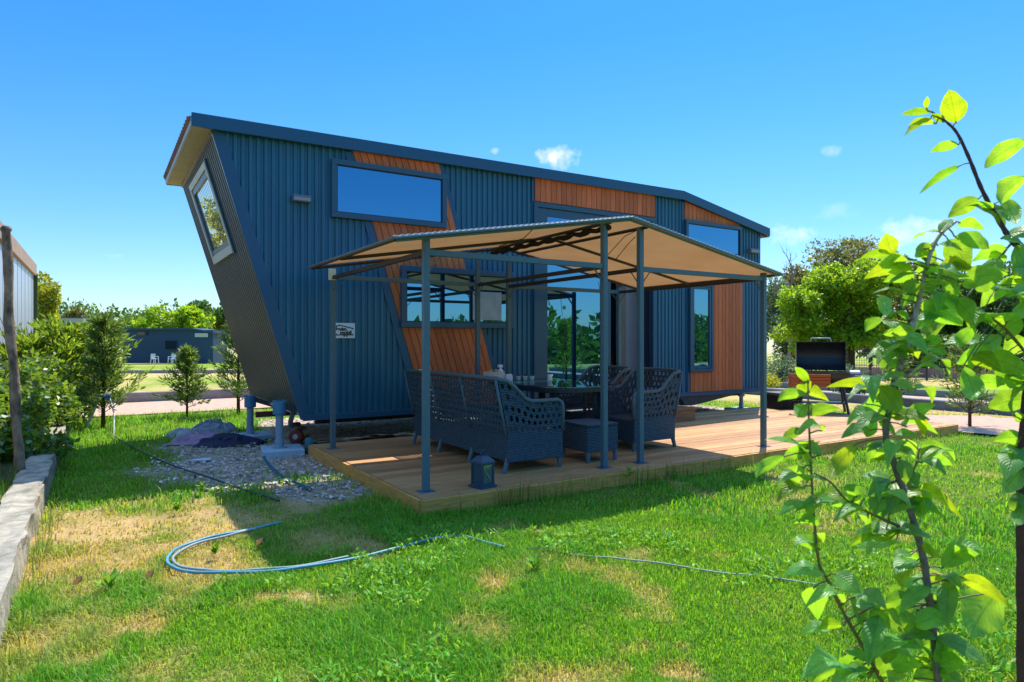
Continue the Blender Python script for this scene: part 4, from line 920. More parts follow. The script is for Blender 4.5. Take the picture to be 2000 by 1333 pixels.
# stake: bare trunk standing in the bed
BARKP = mat('stake_bark', (.34, .24, .16), .85, .1, c2=(.06, .045, .035), nscale=11, bump=.8, bscale=25, stretch=(1, 1, .6))
s0 = Vector((-.60, 7.30, .05)); s1 = at(12, 455, 5.9); pts = []; rs = []
for k in range(15):
    v = k/14; p_ = s0.lerp(s1, v)+RT*(.010*math.sin(v*7)+.008*math.sin(v*17)); pts.append(p_); rs.append(.040-.004*v+.004*math.sin(v*23))
pts.append(pts[-1]+Vector((0, 0, .03))); rs.append(.046); pts.append(pts[-1]+Vector((.0, 0, .03))); rs.append(.03)
mb = MB(); mb.tube(pts, rs, 12); st = mb.build('tree_stake', BARKP, None, smooth=True); tag(st, 'bare peeling trunk used as stake, standing behind the low wall at far left', 'stake')
# conifers
def conifer(name, label, base, h, r_, n_br, n_l, lm, group=None, L=.06, lean=0, top=.75, cat='conifer', spray=1.0):
    t_ = thing(name, label, cat, base, 0, group)
    mb = MB(); mb.tube([(0, 0, -.05), (lean*.3, 0, h*.5), (lean, 0, h*.97)], [.028*h/1.5, .018*h/1.5, .004], 7); P = []; T = []
    n_br = int(n_br*.52); L *= 1.15
    for k in range(n_br):
        v = (k+random.random())/n_br; z0 = h*(.13+.84*v); az = k*2.39996+random.uniform(-.4, .4)
        ln_ = r_*(1-v)**top*random.uniform(.35, 1.3)*(.75+.5*vnoise(az*1.2+h*9, v*5))+.05*h*spray*random.uniform(.5, 1.5); rise = random.uniform(.2, 1.1)
        d_ = Vector((math.cos(az), math.sin(az), rise)).normalized(); e = Vector((lean*v, 0, z0))+d_*ln_
        mb.tube([(lean*v, 0, z0), e], [.006, .002], 4)
        for _ in range(int(n_l*.72)):
            s_ = random.random()**.55; p_ = Vector((lean*v, 0, z0)).lerp(e, s_); 
            side = Vector((random.gauss(0, 1), random.gauss(0, 1), random.gauss(0, .8)))
            tt = (d_*1.1+side*.6+Vector((0, 0, .25))).normalized(); P.append(p_+side*.016); T.append(tt)
    mb.build('trunk', BARK, t_, smooth=True)
    P = np.array(P); T = np.array(T); k = len(P); Nn = np.cross(T, rdirs(k)); Nn /= np.linalg.norm(Nn, axis=1, keepdims=True)+1e-9
    V, F, S = leaf_quads(P, Nn, T, L*(.5+.9*rng.random(k)), np.full(k, L*.26)); np_mesh('crown', V, F, S, lm, t_)
    return t_
conifer('thuja', 'tall dense thuja sapling beside the bent white standpipe', (.06, 11.9, 0), 1.72, .48, 190, 60, THUJA, 'young thujas along the plot', L=.075)
conifer('thuja', 'small thuja sapling left of the crumpled cloth, before the pink path', (1.32, 12.85, 0), 1.2, .42, 150, 55, THUJA, 'young thujas along the plot', L=.07)
conifer('thuja', 'slender yellow green thuja partly behind the leaning end wall', (2.15, 12.75, 0), 1.8, .45, 160, 55, THUJA, 'young thujas along the plot', L=.075, spray=1.4)
conifer('thuja', 'dark thuja sapling at the far right corner of the deck', (11.45, 4.82, 0), 1.42, .42, 150, 45, THUJA, 'young thujas along the plot', L=.065, top=.5)
conifer('thuja', 'small thuja behind the sapling stem, right of the smoker grill', tuple(gp(1752, 795)), 1.25, .42, 120, 45, THUJA, 'young thujas along the plot', L=.07)
conifer('thuja', 'young bright thuja out on the lawn, mirrored in the sliding door', (12.0, -.1, 0), 2.0, .55, 140, 45, THUJB, 'young thujas along the plot', L=.09)
conifer('lime_shrub', 'feathery lime green shrub behind the hedge at left', (-.45, 13.0, 0), 1.5, 1.0, 200, 70, THUJB, L=.11, top=.45, spray=1.6, cat='shrub')
conifer('lime_shrub', 'second feathery lime green shrub standing closer to the neighbouring cabin', (-.95, 12.7, 0), 1.3, .8, 130, 60, THUJB, L=.11, top=.45, spray=1.6, cat='shrub')
# leafy hedge plants in the bed
def shrub(label, base, blobs, n_, L, lm=IVY, group='leafy bushes in the bed', aspect=.6):
    t_ = thing('leafy_shrub', label, 'shrub', base, 0, group); mb = MB()
    for k in range(7):
        c, r = blobs[k % len(blobs)]; e = Vector(c)+Vector([random.uniform(-.6, .6)*q_ for q_ in r]); mb.tube([(random.uniform(-.08, .08), random.uniform(-.08, .08), -.05), Vector((0, 0, .2)).lerp(e, .5), e], [.011, .007, .003], 5)
    mb.build('stem', BARK, t_); crown('foliage', blobs, n_, L, lm, t_, aspect=aspect, shell=.35, up=.6, gaps=.6, droop=.2)
shrub('dense leafy bush spilling over the far end of the low wall', (-.62, 11.5, .1), [((0, 0, .4), (.42, .75, .42)), ((-.1, .3, .75), (.38, .5, .32)), ((.15, -.5, .25), (.25, .4, .25))], 5200, .075)
shrub('dark leafy bush behind the wall, right of the bare stake', (-.82, 10.1, .1), [((0, 0, .35), (.36, .8, .42)), ((0, .3, .7), (.3, .5, .3))], 4200, .075)
shrub('low leafy bush at the foot of the bare stake', (-.85, 8.8, .1), [((0, 0, .3), (.22, .6, .36)), ((-.12, .1, .6), (.2, .4, .25))], 3000, .07)
shrub('leafy bush left of the bare stake at the picture edge', (-1.0, 7.9, .1), [((0, 0, .4), (.22, .6, .5)), ((0, .2, .8), (.2, .4, .3))], 2600, .07)
shrub('trailing leafy sprig hanging over the low wall beside the stake', (-.58, 8.25, .12), [((.1, .05, .13), (.3, .25, .13))], 420, .085)
shrub('bushy leaves under the lime green shrub at the wall end', (-.5, 12.75, 0), [((0, 0, .45), (.6, .5, .5)), ((-.3, 0, .8), (.5, .5, .35))], 4200, .075)
# yellow-green tree behind the neighbour
p_ = at(92, 640, 24); tree('yellow_tree', 'yellow green tree just beyond the corner of the neighbouring cabin', (p_.x, p_.y, gz(p_.x, p_.y)), 4.1, [((0, 0, 2.3), (.55, .8, 1.0)), ((.1, 0, 3.2), (.4, .6, .55)), ((.3, 0, 1.5), (.5, .6, .6))], 5200, .13, YELG, .05)
tree('yellow_tree', 'tall yellow green tree behind the neighbouring cabin, mirrored in the end window', (-3.1, 31, -.2), 5.3, [((0, 0, 2.2), (1.5, 1.4, 1.5)), ((-.5, 0, 3.6), (1.1, 1.1, 1.1)), ((.8, 0, 3.2), (.8, .9, .9)), ((-.2, 0, 4.5), (.6, .7, .7))], 9000, .16, YELG, .1)
# right-hand trees
def rtree(name, label, px, d, specs, n_, L, lm, group=None, tr=.12, **kw):
    b = at(px, 665, d); z = gz(b.x, b.y); blobs = []
    for (bx, by, rx, ry) in specs:
        c = at(bx, by, d+random.uniform(-.5, .5)); blobs.append((tuple(c-Vector((b.x, b.y, z))), (rx/1280*d, rx/1280*d, ry/1280*d)))
    h_ = max(c[2]+r[2] for c, r in blobs); return tree(name, label, (b.x, b.y, z), h_, blobs, n_, L, lm, tr, group, **kw)
rtree('broadleaf_tree', 'bright lime green round tree behind the smoker grill', 1662, 21.5, [(1640, 600, 85, 75), (1580, 600, 62, 62), (1700, 580, 65, 60), (1610, 545, 62, 45), (1665, 545, 60, 40), (1715, 640, 50, 45), (1570, 650, 45, 40), (1650, 660, 70, 35)], 42000, .115, LIME, tr=.13, shell=.35)
G1 = 'trees behind the fence at right'
rtree('broadleaf_tree', 'brownish green tree rising behind the lime green tree', 1700, 36, [(1690, 530, 80, 60), (1740, 520, 55, 45), (1640, 540, 60, 50), (1700, 620, 100, 70)], 12000, .24, OLIVE, G1)
rtree('wispy_tree', 'wispy thin crowned tree above the lime green tree', 1655, 40, [(1640, 490, 60, 35), (1690, 480, 50, 28), (1600, 505, 35, 28)], 2600, .17, OLIVE, G1, limbs=14, gaps=1.2)
rtree('broadleaf_tree', 'dark green tree close to the right picture edge', 1960, 30, [(1960, 620, 90, 100), (1920, 660, 70, 70), (2040, 600, 100, 110)], 15000, .2, DARKG, G1)
rtree('broadleaf_tree', 'dark green tree between the lime tree and the right edge', 1860, 33, [(1860, 620, 75, 80), (1815, 640, 60, 65), (1890, 580, 50, 50)], 12000, .2, DARKG, G1)
rtree('broadleaf_tree', 'bluish grey tree low behind the right end of the house', 1530, 34, [(1530, 640, 60, 60), (1500, 600, 45, 55), (1560, 690, 60, 40)], 8000, .17, BLUEG, G1)
rtree('broadleaf_tree', 'olive bushy tree beside the bare tree right of the house', 1560, 38, [(1560, 560, 55, 45), (1525, 590, 40, 45)], 7000, .2, OLIVE, G1)
rtree('broadleaf_tree', 'mid green tree low in front of the dark trees at right', 1800, 29, [(1800, 690, 80, 40), (1880, 690, 70, 40), (1760, 680, 40, 40)], 8000, .16, DARKG, G1)
p_ = at(1537, 665, 30); bt_ = thing('bare_tree', 'leafless grey tree beside the right end of the roof', 'tree', (p_.x, p_.y, gz(p_.x, p_.y)), 0, G1); mb = MB()
def limb(p, d_, l_, r_, k):
    e = p+d_*l_; mb.tube([p, p.lerp(e, .5)+Vector((random.uniform(-.05, .05), random.uniform(-.05, .05), 0))*l_, e], [r_, r_*.8, r_*.55], 5)
    if k: 
        for _ in range(3 if k > 1 else 2): limb(p.lerp(e, random.uniform(.55, 1)), (d_+Vector((random.gauss(0, .42), random.gauss(0, .42), random.uniform(.0, .5)))).normalized(), l_*random.uniform(.5, .78), r_*.55, k-1)
limb(Vector((0, 0, 0)), Vector((.03, 0, 1)), 3.4, .09, 0); limb(Vector((.1, 0, 3.3)), Vector((.1, -.1, 1)).normalized(), 1.1, .06, 4); limb(Vector((.1, 0, 3.0)), Vector((-.5, .3, 1)).normalized(), .9, .045, 3)
mb.build('branches', mat('grey_bark', (.22, .18, .16), .9, .1), bt_)
for px, d, lab, w_, h_, lm in ((1522, 19, 'light grey green bush left of the smoker grill', .9, 1.0, BLUEG), (1660, 15.5, 'pale flowering bush right of the smoker lid', .28, .75, BLUEG), (1478, 17.5, 'yellowish weeds bush under the end of the house', .9, .55, YELG)):
    p_ = gp(px, 665+1280*1.35/d); t_ = thing('leafy_shrub', lab, 'shrub', tuple(p_), 0, 'bushes behind the deck'); mb = MB()
    for k in range(8): mb.tube([(0, 0, -.03), (random.uniform(-.3, .3)*w_, random.uniform(-.3, .3), h_*.8)], [.012, .004], 5)
    mb.build('stem', BARK, t_); crown('foliage', [((0, 0, h_*.5), (w_*.8, .5, h_*.55)), ((w_*.4, 0, h_*.35), (w_*.5, .4, h_*.4))], 3200, .08, lm, t_, aspect=.35, shell=.3, up=.2)
# far left tree line, cabins
G2 = 'distant trees behind the dark blue cabin'
for lab, px, d, sp, n_, L, lm in (
    ('round olive green tree standing right behind the dark blue cabin', 350, 88, [(335, 632, 50, 36), (380, 636, 38, 30), (300, 640, 36, 26)], 7000, .5, LIME),
    ('dark bluish tree at the right end of the distant tree line', 430, 105, [(430, 625, 40, 32), (460, 620, 50, 36), (400, 618, 40, 26)], 6000, .6, DARKG),
    ('yellowish tree left of the round olive tree', 255, 92, [(255, 645, 36, 24), (225, 648, 30, 20), (285, 642, 26, 22)], 4500, .45, MIDG),
    ('greyish bush tree at the left of the distant tree line', 208, 95, [(208, 642, 22, 30)], 2000, .4, BLUEG),
    ('small brown crowned tree above the grey cabin roof', 143, 90, [(143, 618, 20, 16)], 1000, .4, OLIVE),
    ('dark small tree behind the lime green shrub', 178, 100, [(178, 626, 18, 18), (195, 630, 20, 18)], 1500, .4, DARKG)):
    rtree('distant_tree', lab, px, d, sp, n_, L, lm, G2, tr=.2)
def wood(name, specs, n_, L, lm, label):
    blobs = []
    for (p, r) in specs: blobs.append((tuple(p), r))
    o = crown(name, blobs, n_, L, lm, None, shell=.2, gaps=.7); tag(o, kind='stuff', label=label, cat='woodland'); return o
wood('woodland', [(at(px, 645, 125+8*math.sin(px)), (9, 6, 4.6+1.2*math.sin(px*.3))) for px in range(60, 560, 70)], 12000, .8, DARKG, 'dark far wood along the horizon left of the house')
wood('woodland', [(at(px, 655, 60+4*math.sin(px)), (6, 4, 3.4+1.5*math.sin(px*.21))) for px in range(1700, 2500, 90)], 9000, .5, DARKG, 'far wood behind the fence at the right')
bw_ = [(Vector((x, -24-5*math.sin(x*.7)-.2*abs(x-20), .9)), (4.5, 3, 2.3+.9*math.sin(x*1.3))) for x in range(-30, 78, 4)]
wood('woodland', bw_, 20000, .75, DARKG, 'dark wood mirrored in the glass of the sliding door')
bl_ = [(Vector((-60+10*math.sin(y), y, 2)), (5, 6, 4.5+1.5*math.sin(y*.6))) for y in range(-20, 90, 9)]
wood('woodland', bl_, 6000, .6, MIDG, 'green wood beyond the neighbouring cabin')
wood('woodland', [(at(px, 655, 75+7*math.sin(px)), (6, 4, 3.6+1.4*math.sin(px*.23))) for px in range(560, 1500, 80)], 9000, .6, DARKG, 'far wood hidden behind the tiny house')
CAB = mat('far_cladding', (.014, .05, .11), .5, .4, c2=(.016, .055, .115), nscale=1)
def cabin(label, px0, px1, yt, yb, d, name='far_cabin', band=None, wins=()):
    p0 = at(px0, yb, d); p1 = at(px1, yb, d); L_ = (p1-p0).length; h_ = (yb-yt)/1280*d
    c = thing(name, label, 'cabin', tuple(p0), R(-AZ)); mb = MB(); mb.box(0, L_, 0, 3.2, .0, h_); mb.build('wall', CAB, c)
    mb = MB(); mb.prism([(-.15, h_+.18), (L_*.78, h_+.18), (L_+.12, h_-.18), (L_+.12, h_-.32), (L_*.78, h_+.002), (-.15, h_+.002)] if not band else [(-.3, h_-.45), (L_+.2, h_-.45), (L_+.2, h_-.1), (-.3, h_-.1)], -.2, 3.4); mb.build('roof', band or CAB, c)
    for (a, b, z0, z1, mm) in wins:
        mb = MB(); x0 = (a-px0)/1280*d; x1 = (b-px0)/1280*d; zz0 = (yb-z1)/1280*d; zz1 = (yb-z0)/1280*d
        mb.box(x0, x1, -.06, -.002, zz0, zz1); w_ = mb.build('window', CAB, c); mb = MB(); mb.box(x0+.06, x1-.06, -.075, -.061, zz0+.06, zz1-.06); mb.build('pane', mm, w_)
    return c
GL2 = mat('far_glass', (.01, .015, .02), .08, .8); GL3 = mat('far_glass_pale', (.45, .48, .46), .2, .6)
cabin('long dark blue cabin in the distance behind the left lawn', 240, 416, 645, 710, 65, wins=((322, 347, 665, 684, GL2), (380, 408, 650, 660, GL3), (268, 290, 648, 656, GL2)))
cabin('small dark cabin with grey flat roof behind the lime green shrubs', 66, 161, 620, 705, 55, band=mat('grey_roof_band', (.36, .35, .36), .6, .3), wins=((76, 100, 650, 690, GL2),))
PLW = mat('white_plastic', (.62, .66, .72), .4, .4)
def plchair(label, px, py, d, rz):
    p0 = at(px, py, d); c = thing('plastic_chair', label, 'chair', tuple(p0), R(-AZ)+rz, 'white garden chairs by the far cabin')
    mb = MB(); mb.box(-.24, .24, -.22, .22, .40, .44); mb.build('seat', PLW, c)
    mb = MB(); [mb.box(-.22+.095*k, -.16+.095*k, .20, .23, .44, .86) for k in range(5)]; mb.box(-.24, .24, .20, .235, .84, .90); mb.build('backrest', PLW, c)
    for sx_ in (-.23, .23):
        mb = MB(); mb.box(sx_-.03, sx_+.03, -.22, .22, .62, .66); mb.build('armrest', PLW, c)
        for y in (-.2, .2): mb = MB(); mb.bar((sx_, y, .64 if y < 0 else .44), (sx_*1.1, y*1.15, 0), .05, .05); mb.build('leg', PLW, c)
plchair('white plastic chair turned sideways in front of the far blue cabin', 302, 710, 62, R(65))
plchair('white plastic chair facing out at the far blue cabin door', 336, 710, 62, R(-10))

# ================================================================== SMALL THINGS ON THE GROUND
HOSEB = mat('hose_teal', (.06, .26, .32), .45, .4, c2=(.12, .33, .36), nscale=6); HOSEG = mat('hose_grey', (.30, .34, .33), .5, .35, c2=(.22, .27, .27), nscale=8); HOSED = mat('hose_dark', (.05, .06, .06), .5, .3)
def smooth_pts(P, n_=10):
    out_ = []
    for i in range(len(P)-1):
        p0, p1, p2, p3 = P[max(i-1, 0)], P[i], P[i+1], P[min(i+2, len(P)-1)]
        for k in range(n_):
            t_ = k/n_; out_.append(.5*((2*p1)+(p2-p0)*t_+(2*p0-5*p1+4*p2-p3)*t_*t_+(3*p1-p0-3*p2+p3)*t_**3))
    return out_+[P[-1]]
def hose(name, label, pix, r_, m_, z=.03):
    P = smooth_pts([gp(a, b, z) for a, b in pix]); P = [p_+Vector((0, 0, .002*math.sin(i*.33))) for i, p_ in enumerate(P)]
    mb = MB(); mb.tube(P, r_, 8); return tag(mb.build(name, m_, None, smooth=True), label, 'hose')
hose('garden_hose', 'teal garden hose lying in a loop on the dry grass', [(548, 1021), (520, 1027), (460, 1040), (400, 1052), (350, 1070), (327, 1090), (334, 1106), (365, 1116), (430, 1119), (520, 1116), (600, 1107), (700, 1089), (780, 1070), (850, 1051), (905, 1048), (955, 1061), (985, 1070)], .0098, HOSEB, .022)
hose('garden_hose', 'grey hose running inside the teal hose loop', [(500, 1033), (450, 1045), (400, 1057), (360, 1072), (338, 1089), (346, 1103), (380, 1112), (440, 1115), (520, 1112), (590, 1105), (680, 1088)], .0085, HOSEG, .022)
hose('garden_hose', 'thin dark hose crossing the gravel at the left end of the house', [(215, 848), (250, 868), (300, 893), (340, 910), (400, 930), (460, 951), (505, 965), (545, 978)], .010, HOSED, .02)
hose('garden_hose', 'thin pale cord snaking through the bright lawn', [(1035, 1071), (1080, 1076), (1140, 1086), (1210, 1091), (1260, 1097), (1330, 1106), (1420, 1121), (1480, 1124), (1560, 1137), (1640, 1150)], .005, mat('pale_cord', (.34, .36, .30), .7, .2), .016)
tag((lambda mb: (mb.grid(lambda u, v: tuple(smooth_pts([gp(515, 892, .06), gp(523, 906, .03), gp(545, 927, .012), (gp(575, 943, .012)), gp(608, 957, .012)], 8)[min(32, int(u*32))]+RT*(.035*(v-.5))+Vector((0, 0, .01*v))), 32, 2), mb.build('strap', mat('strap_teal', (.02, .10, .13), .7, .2), None, solid=.003))[1])(MB()), 'dark teal strap hanging off the nearest concrete pad onto the gravel', 'strap')
P = smooth_pts([gp(166, 838), gp(166, 838)+Vector((.12, 0, .28)), gp(192, 838)+Vector((0, 0, .50)), gp(200, 838)+Vector((.05, 0, .52))]); sp_ = thing('standpipe', 'bent white standpipe with blue tap in front of the tall thuja', 'standpipe', (0, 0, 0))
mb = MB(); mb.tube(P, .017, 8); mb.build('pipe', mat('pipe_white', (.6, .6, .58), .4, .4), sp_, smooth=True)
q0 = P[-1]; mb = MB(); mb.tube([q0, q0+Vector((.04, -.02, -.03)), q0+Vector((.10, -.15, -.28)), gp(222, 858)], .011, 8); mb.build('outlet_hose', mat('pipe_pale', (.5, .52, .5), .4, .4), sp_, smooth=True)
mb = MB(); mb.box(q0.x-.03, q0.x+.06, q0.y-.04, q0.y+.04, q0.z-.08, q0.z-.01); mb.build('tap', mat('tap_blue', (.03, .14, .32), .4, .4), sp_, bevel=.01)
# crumpled cloths
def cloth(label, cx, cy, rx, ry, h_, c, c2, seed, rz):
    def f(u, v):
        a = (u-.5)*2; b = (v-.5)*2; e = max(0, 1-(a*a+b*b)**1.0); n_ = fbm(a*1.2+seed, b*1.2+seed*.7, 1.0, 2); rdg = max(1-abs(2*vnoise(a*1.0+seed*2+b*1.1, b*2.0+seed-a*.6, 1.15)-1), .85*(1-abs(2*vnoise(a*2.6+seed-b, b*1.0+seed+a, 1.2)-1))); 
        k = 1+.35*(vnoise(math.atan2(b, a)*1.6+seed, 3.3, 1.5)-.5); x, y = a*rx*k, b*ry*k
        return (cx+x*math.cos(rz)-y*math.sin(rz), cy+x*math.sin(rz)+y*math.cos(rz), .004+h_*.80*(e**.6)*(.12+.45*n_+.9*rdg**3.2)*1.1)
    mb = MB(); mb.grid(f, 70, 60); o = mb.build('crumpled_cloth', mat('cloth_%d' % seed, c, .9, .1, c2=c2, nscale=3), None, smooth=True); tag(o, label, 'cloth', 'heap of crumpled cloths on the gravel')
k_ = gp(392, 862); cloth('crumpled mauve cloth in the middle of the heap on the gravel', k_.x, k_.y, .36, .30, .13, (.46, .30, .38), (.30, .19, .26), 3, R(-20))
k_ = gp(447, 866); cloth('crumpled dark navy cloth at the right of the heap', k_.x, k_.y, .42, .30, .11, (.03, .035, .06), (.06, .05, .09), 8, R(-25))
k_ = gp(418, 846); cloth('crumpled grey cloth at the back of the heap', k_.x, k_.y+.1, .34, .26, .17, (.36, .37, .40), (.2, .22, .25), 12, R(-10))
k_ = gp(358, 852); cloth('crumpled pale cloth at the left of the heap', k_.x, k_.y, .22, .20, .10, (.55, .54, .50), (.30, .30, .32), 16, 0)
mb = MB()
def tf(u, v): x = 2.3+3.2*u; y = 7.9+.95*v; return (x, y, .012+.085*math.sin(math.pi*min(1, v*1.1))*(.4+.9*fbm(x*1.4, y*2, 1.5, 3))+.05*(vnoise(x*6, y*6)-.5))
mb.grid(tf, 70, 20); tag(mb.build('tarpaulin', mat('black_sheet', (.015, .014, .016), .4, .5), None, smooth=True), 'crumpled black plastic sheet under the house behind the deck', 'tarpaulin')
k_ = gp(583, 868); SC_ = .8; rc = thing('gas_canister', 'red round canister lying under the leaning end of the house', 'canister', (k_.x+.05, k_.y+.15, .105), R(62))
mb = MB(); b2 = MB(); b2.lathe((0, 0, -.2), [(.02, 0), (.08, .0), (.10, .03), (.10, .31), (.08, .34), (.02, .34)], 18); mb.add([(p_[2], p_[0], p_[1]) for p_ in b2.v], b2.f); mb.build('body', mat('canister_red', (.20, .035, .03), .5, .4), rc, smooth=False)
mb = MB(); b2 = MB(); b2.lathe((0, 0, -.215), [(.01, 0), (.035, 0), (.035, .03), (.01, .03)], 12); mb.add([(p_[2], p_[0], p_[1]) for p_ in b2.v], b2.f); mb.build('cap', mat('cap_pale', (.45, .45, .42), .4, .5), rc)
k_ = gp(604, 884); mb = MB(); mb.lathe((k_.x, k_.y, -.02), [(.05, 0), (.055, .1), (.05, .19), (.03, .2)], 12); tag(mb.build('pipe_stub', mat('teal_plastic', (.03, .14, .16), .5, .4), None, smooth=True), 'short teal pipe stub at the rear left corner of the deck', 'pipe')
k_ = gp(390, 902); mb = MB(); mb.add([(k_.x-.13, k_.y-.02, .022), (k_.x+.10, k_.y-.07, .02), (k_.x+.13, k_.y+.05, .024), (k_.x-.05, k_.y+.06, .02)], [(0, 1, 2, 3)]); tag(mb.build('tile_piece', mat('pale_tile', (.5, .58, .62), .6, .3), None, solid=.008), 'flat pale piece of board on the gravel', 'board')
k_ = gp(395, 836)
DEADL = leaf_mat('dry_leaf', (.50, .30, .14), (.4, .25, .1), .2)
for i, (px, py, lab) in enumerate(((152, 1138, 'curled brown dead leaf on the dry grass near the low wall'), (292, 1126, 'brown dead leaf on the grass just below the hose loop'), (507, 1062, 'pale dead leaf lying by the end of the hose'))):
    k_ = gp(px, py, .05); n_ = 1; mb = MB(); mb.grid(lambda u, v: (k_.x+.042*(u-.5), k_.y+.02*(v-.5)*math.sin(math.pi*u**.8)*2+.006*math.sin(u*5), k_.z-.012+.03*(v-.5)**2*4+.02*u*u), 8, 4); tag(mb.build('dead_leaf', DEADL, None, smooth=True), lab, 'leaf', 'dead leaves on the lawn')

# ================================================================== GRASS, PEBBLES, WEEDS
BLADE = leaf_mat('grass_blades', (.1, .2, .02), (1.5, 1.5, .9), .42, .35, gloss=.3, rough=.45, attr=True, hue=.015)
def in_rect(X, Y, a, b, c, d): return (X > a) & (X < b) & (Y > c) & (Y < d)
def scatter_polar(n_, r0, r1, a0, a1, pw):
    u = rng.random(n_); r_ = (r0**(2-pw)+u*(r1**(2-pw)-r0**(2-pw)))**(1/(2-pw)); a = np.radians(a0+(a1-a0)*rng.random(n_)); return r_*np.sin(a), r_*np.cos(a), r_
def lawn_mask(X, Y):
    ok = ~in_rect(X, Y, 2.07, 10.66, 4.61, 7.85) & ~((X < -.36) & (X > -.64) & (Y < 12.25)) & ~((X < -.36) & (Y > 7.2) & (Y < 12.25)) & (X > -1.3) & (Y < 13.6) & (X < 13.85) & ~in_rect(X, Y, 2.1, 10.5, 7.85, 11.0)
    ok &= ~in_rect(X, Y, 1.6, 2.1, 7.85, 8.36) & ~in_rect(X, Y, 1.56, 2.05, 9.3, 9.8) & (((X-12.0)/1.35)**2+((Y-4.6)/1.5)**2 > .95)
    return ok
def tuft_noise(X, Y): return fbm(X+4, Y+8, 1.7, 4)
def grass(name, n_, r0, r1, a0, a1, pw, label, hmul=1.0, wmul=1.0):
    X, Y, r_ = scatter_polar(n_, r0, r1, a0, a1, pw)
    # gather blades into small tufts
    k = 7; ci = (np.arange(n_)//k)*k; sp = .022+.006*r_; X = X[ci]+rng.normal(size=n_)*sp; Y = Y[ci]+rng.normal(size=n_)*sp
    gr, dr_, fa = zones(X, Y); tn = tuft_noise(X, Y); f2 = fbm(X+50, Y+20, 5.0, 3)
    edge = np.exp(-np.abs(Y-4.55)/.12)*((X > 2.0) & (X < 10.7)) + np.exp(-np.abs(X+.30)/.13)*(Y < 12.4)+ np.exp(-np.abs(X-2.02)/.1)*((Y > 4.5) & (Y < 6.3))
    keep = lawn_mask(X, Y) & (rng.random(n_) > gr*.93) & (rng.random(n_) > np.clip(dr_-.25, 0, 1)*.75) & (rng.random(n_) < .55+.9*f2+edge)
    X, Y, r_, dr_, tn, f2, edge, gr = [q_[keep] for q_ in (X, Y, r_, dr_, tn, f2, edge, gr)]; m_ = len(X)
    back = sstep(8.8, 10.5, Y)*(X < 2.2)
    dk = 1-.6*np.exp(-((Y-4.4)/.3)**2)*((X > 1.9) & (X < 4.2))-.35*np.exp(-((Y-4.4)/.25)**2)*((X > 4.2) & (X < 10.7)); H = ((.019+.026*sstep(.38, .68, tn)+.020*rng.random(m_)**2)*(1-.5*dr_)*hmul+edge*.07*rng.random(m_)**2)*dk+back*.07*rng.random(m_)
    H *= np.where(rng.random(m_) < .012, 2.1, 1.0)
    Wd = (.0028+.00052*r_)*(.7+.6*rng.random(m_))*wmul
    az = rng.random(m_)*2*np.pi; lean = (.25+.75*rng.random(m_))*(1+.6*dr_)
    d_ = np.stack([np.cos(az), np.sin(az), np.zeros(m_)], 1); s_ = np.stack([-np.sin(az), np.cos(az), np.zeros(m_)], 1)
    Z = gzv(X, Y)-.02; P = np.stack([X, Y, Z], 1)
    mid = P+d_*(H*lean*.28)[:, None]; mid[:, 2] += H*.62+.01; tip = P+d_*(H*lean*.95)[:, None]; tip[:, 2] += H*(1.12-.35*lean*.8)+.01
    hw = (Wd/2)[:, None]*s_
    V = np.stack([P-hw, P+hw, mid+hw*.85, mid-hw*.85, tip], 1).reshape(-1, 3)
    i = np.arange(m_)*5; L_ = np.stack([i, i+1, i+2, i+3, i+3, i+2, i+4], 1).ravel(); S_ = np.stack([np.arange(m_)*7, np.arange(m_)*7+4], 1).ravel()
    mixd = np.clip(dr_*1.15+.35*(rng.random(m_)-.5)+(rng.random(m_) < .05)*.6, 0, 1)[:, None]
    lush = sstep(.35, .7, tn)[:, None]; rv = rng.random((m_, 1))
    g1 = np.array([.150, .36, .018])*(1-lush)+np.array([.080, .31, .016])*lush+np.array([.11, .09, .0])*rv
    dry = np.array([.55, .40, .14])*(1-rv)+np.array([.42, .40, .07])*rv
    Cc = g1*(1-mixd)+dry*mixd
    o = np_mesh(name, V, L_, S_, BLADE, colors=np.repeat(Cc, 5, 0)); return tag(o, label, 'grass', kind='stuff')
grass('lawn_grass', 400000, 1.9, 5.2, -30, 88, 1.15, 'sunlit lawn grass with dry patches in the foreground')
grass('lawn_grass', 190000, 5.0, 15.5, -24, 86, 1.35, 'lawn grass farther back around deck and walls', 1.05, 1.15)
# taller seeding stems and clover-like weeds in the near lawn
X, Y, r_ = scatter_polar(26000, 2.0, 4.6, 8, 80, 1.0); wn = fbm(X+11, Y+2, 1.9, 4); _, dq, _ = zones(X, Y)
keep = lawn_mask(X, Y) & (wn+.10*sstep(2.4, 3.4, X) > .585) & (dq < .35); X, Y = X[keep], Y[keep]; m_ = len(X); ci = (np.arange(m_)//5)*5; X = X[ci]+rng.normal(size=m_)*.02; Y = Y[ci]+rng.normal(size=m_)*.02
T_ = rdirs(m_); T_[:, 2] = np.abs(T_[:, 2])*.7+.25; T_ /= np.linalg.norm(T_, axis=1, keepdims=True); Nn = rdirs(m_)*.5; Nn[:, 2] += 1; Nn -= T_*(Nn*T_).sum(1)[:, None]; Nn /= np.linalg.norm(Nn, axis=1, keepdims=True)
V, F, S = leaf_quads(np.stack([X, Y, .012+.05*rng.random(m_)], 1), Nn, T_, .022+.026*rng.random(m_), .009+.009*rng.random(m_), .08)
WEED = leaf_mat('weed_leaves', (.14, .38, .025), (.34, .56, .03), .4, .35, gloss=.3, rough=.5)
tag(np_mesh('ground_weeds', V, F, S, WEED), 'broad leaved weeds mixed into the bright lawn', 'weeds', kind='stuff')
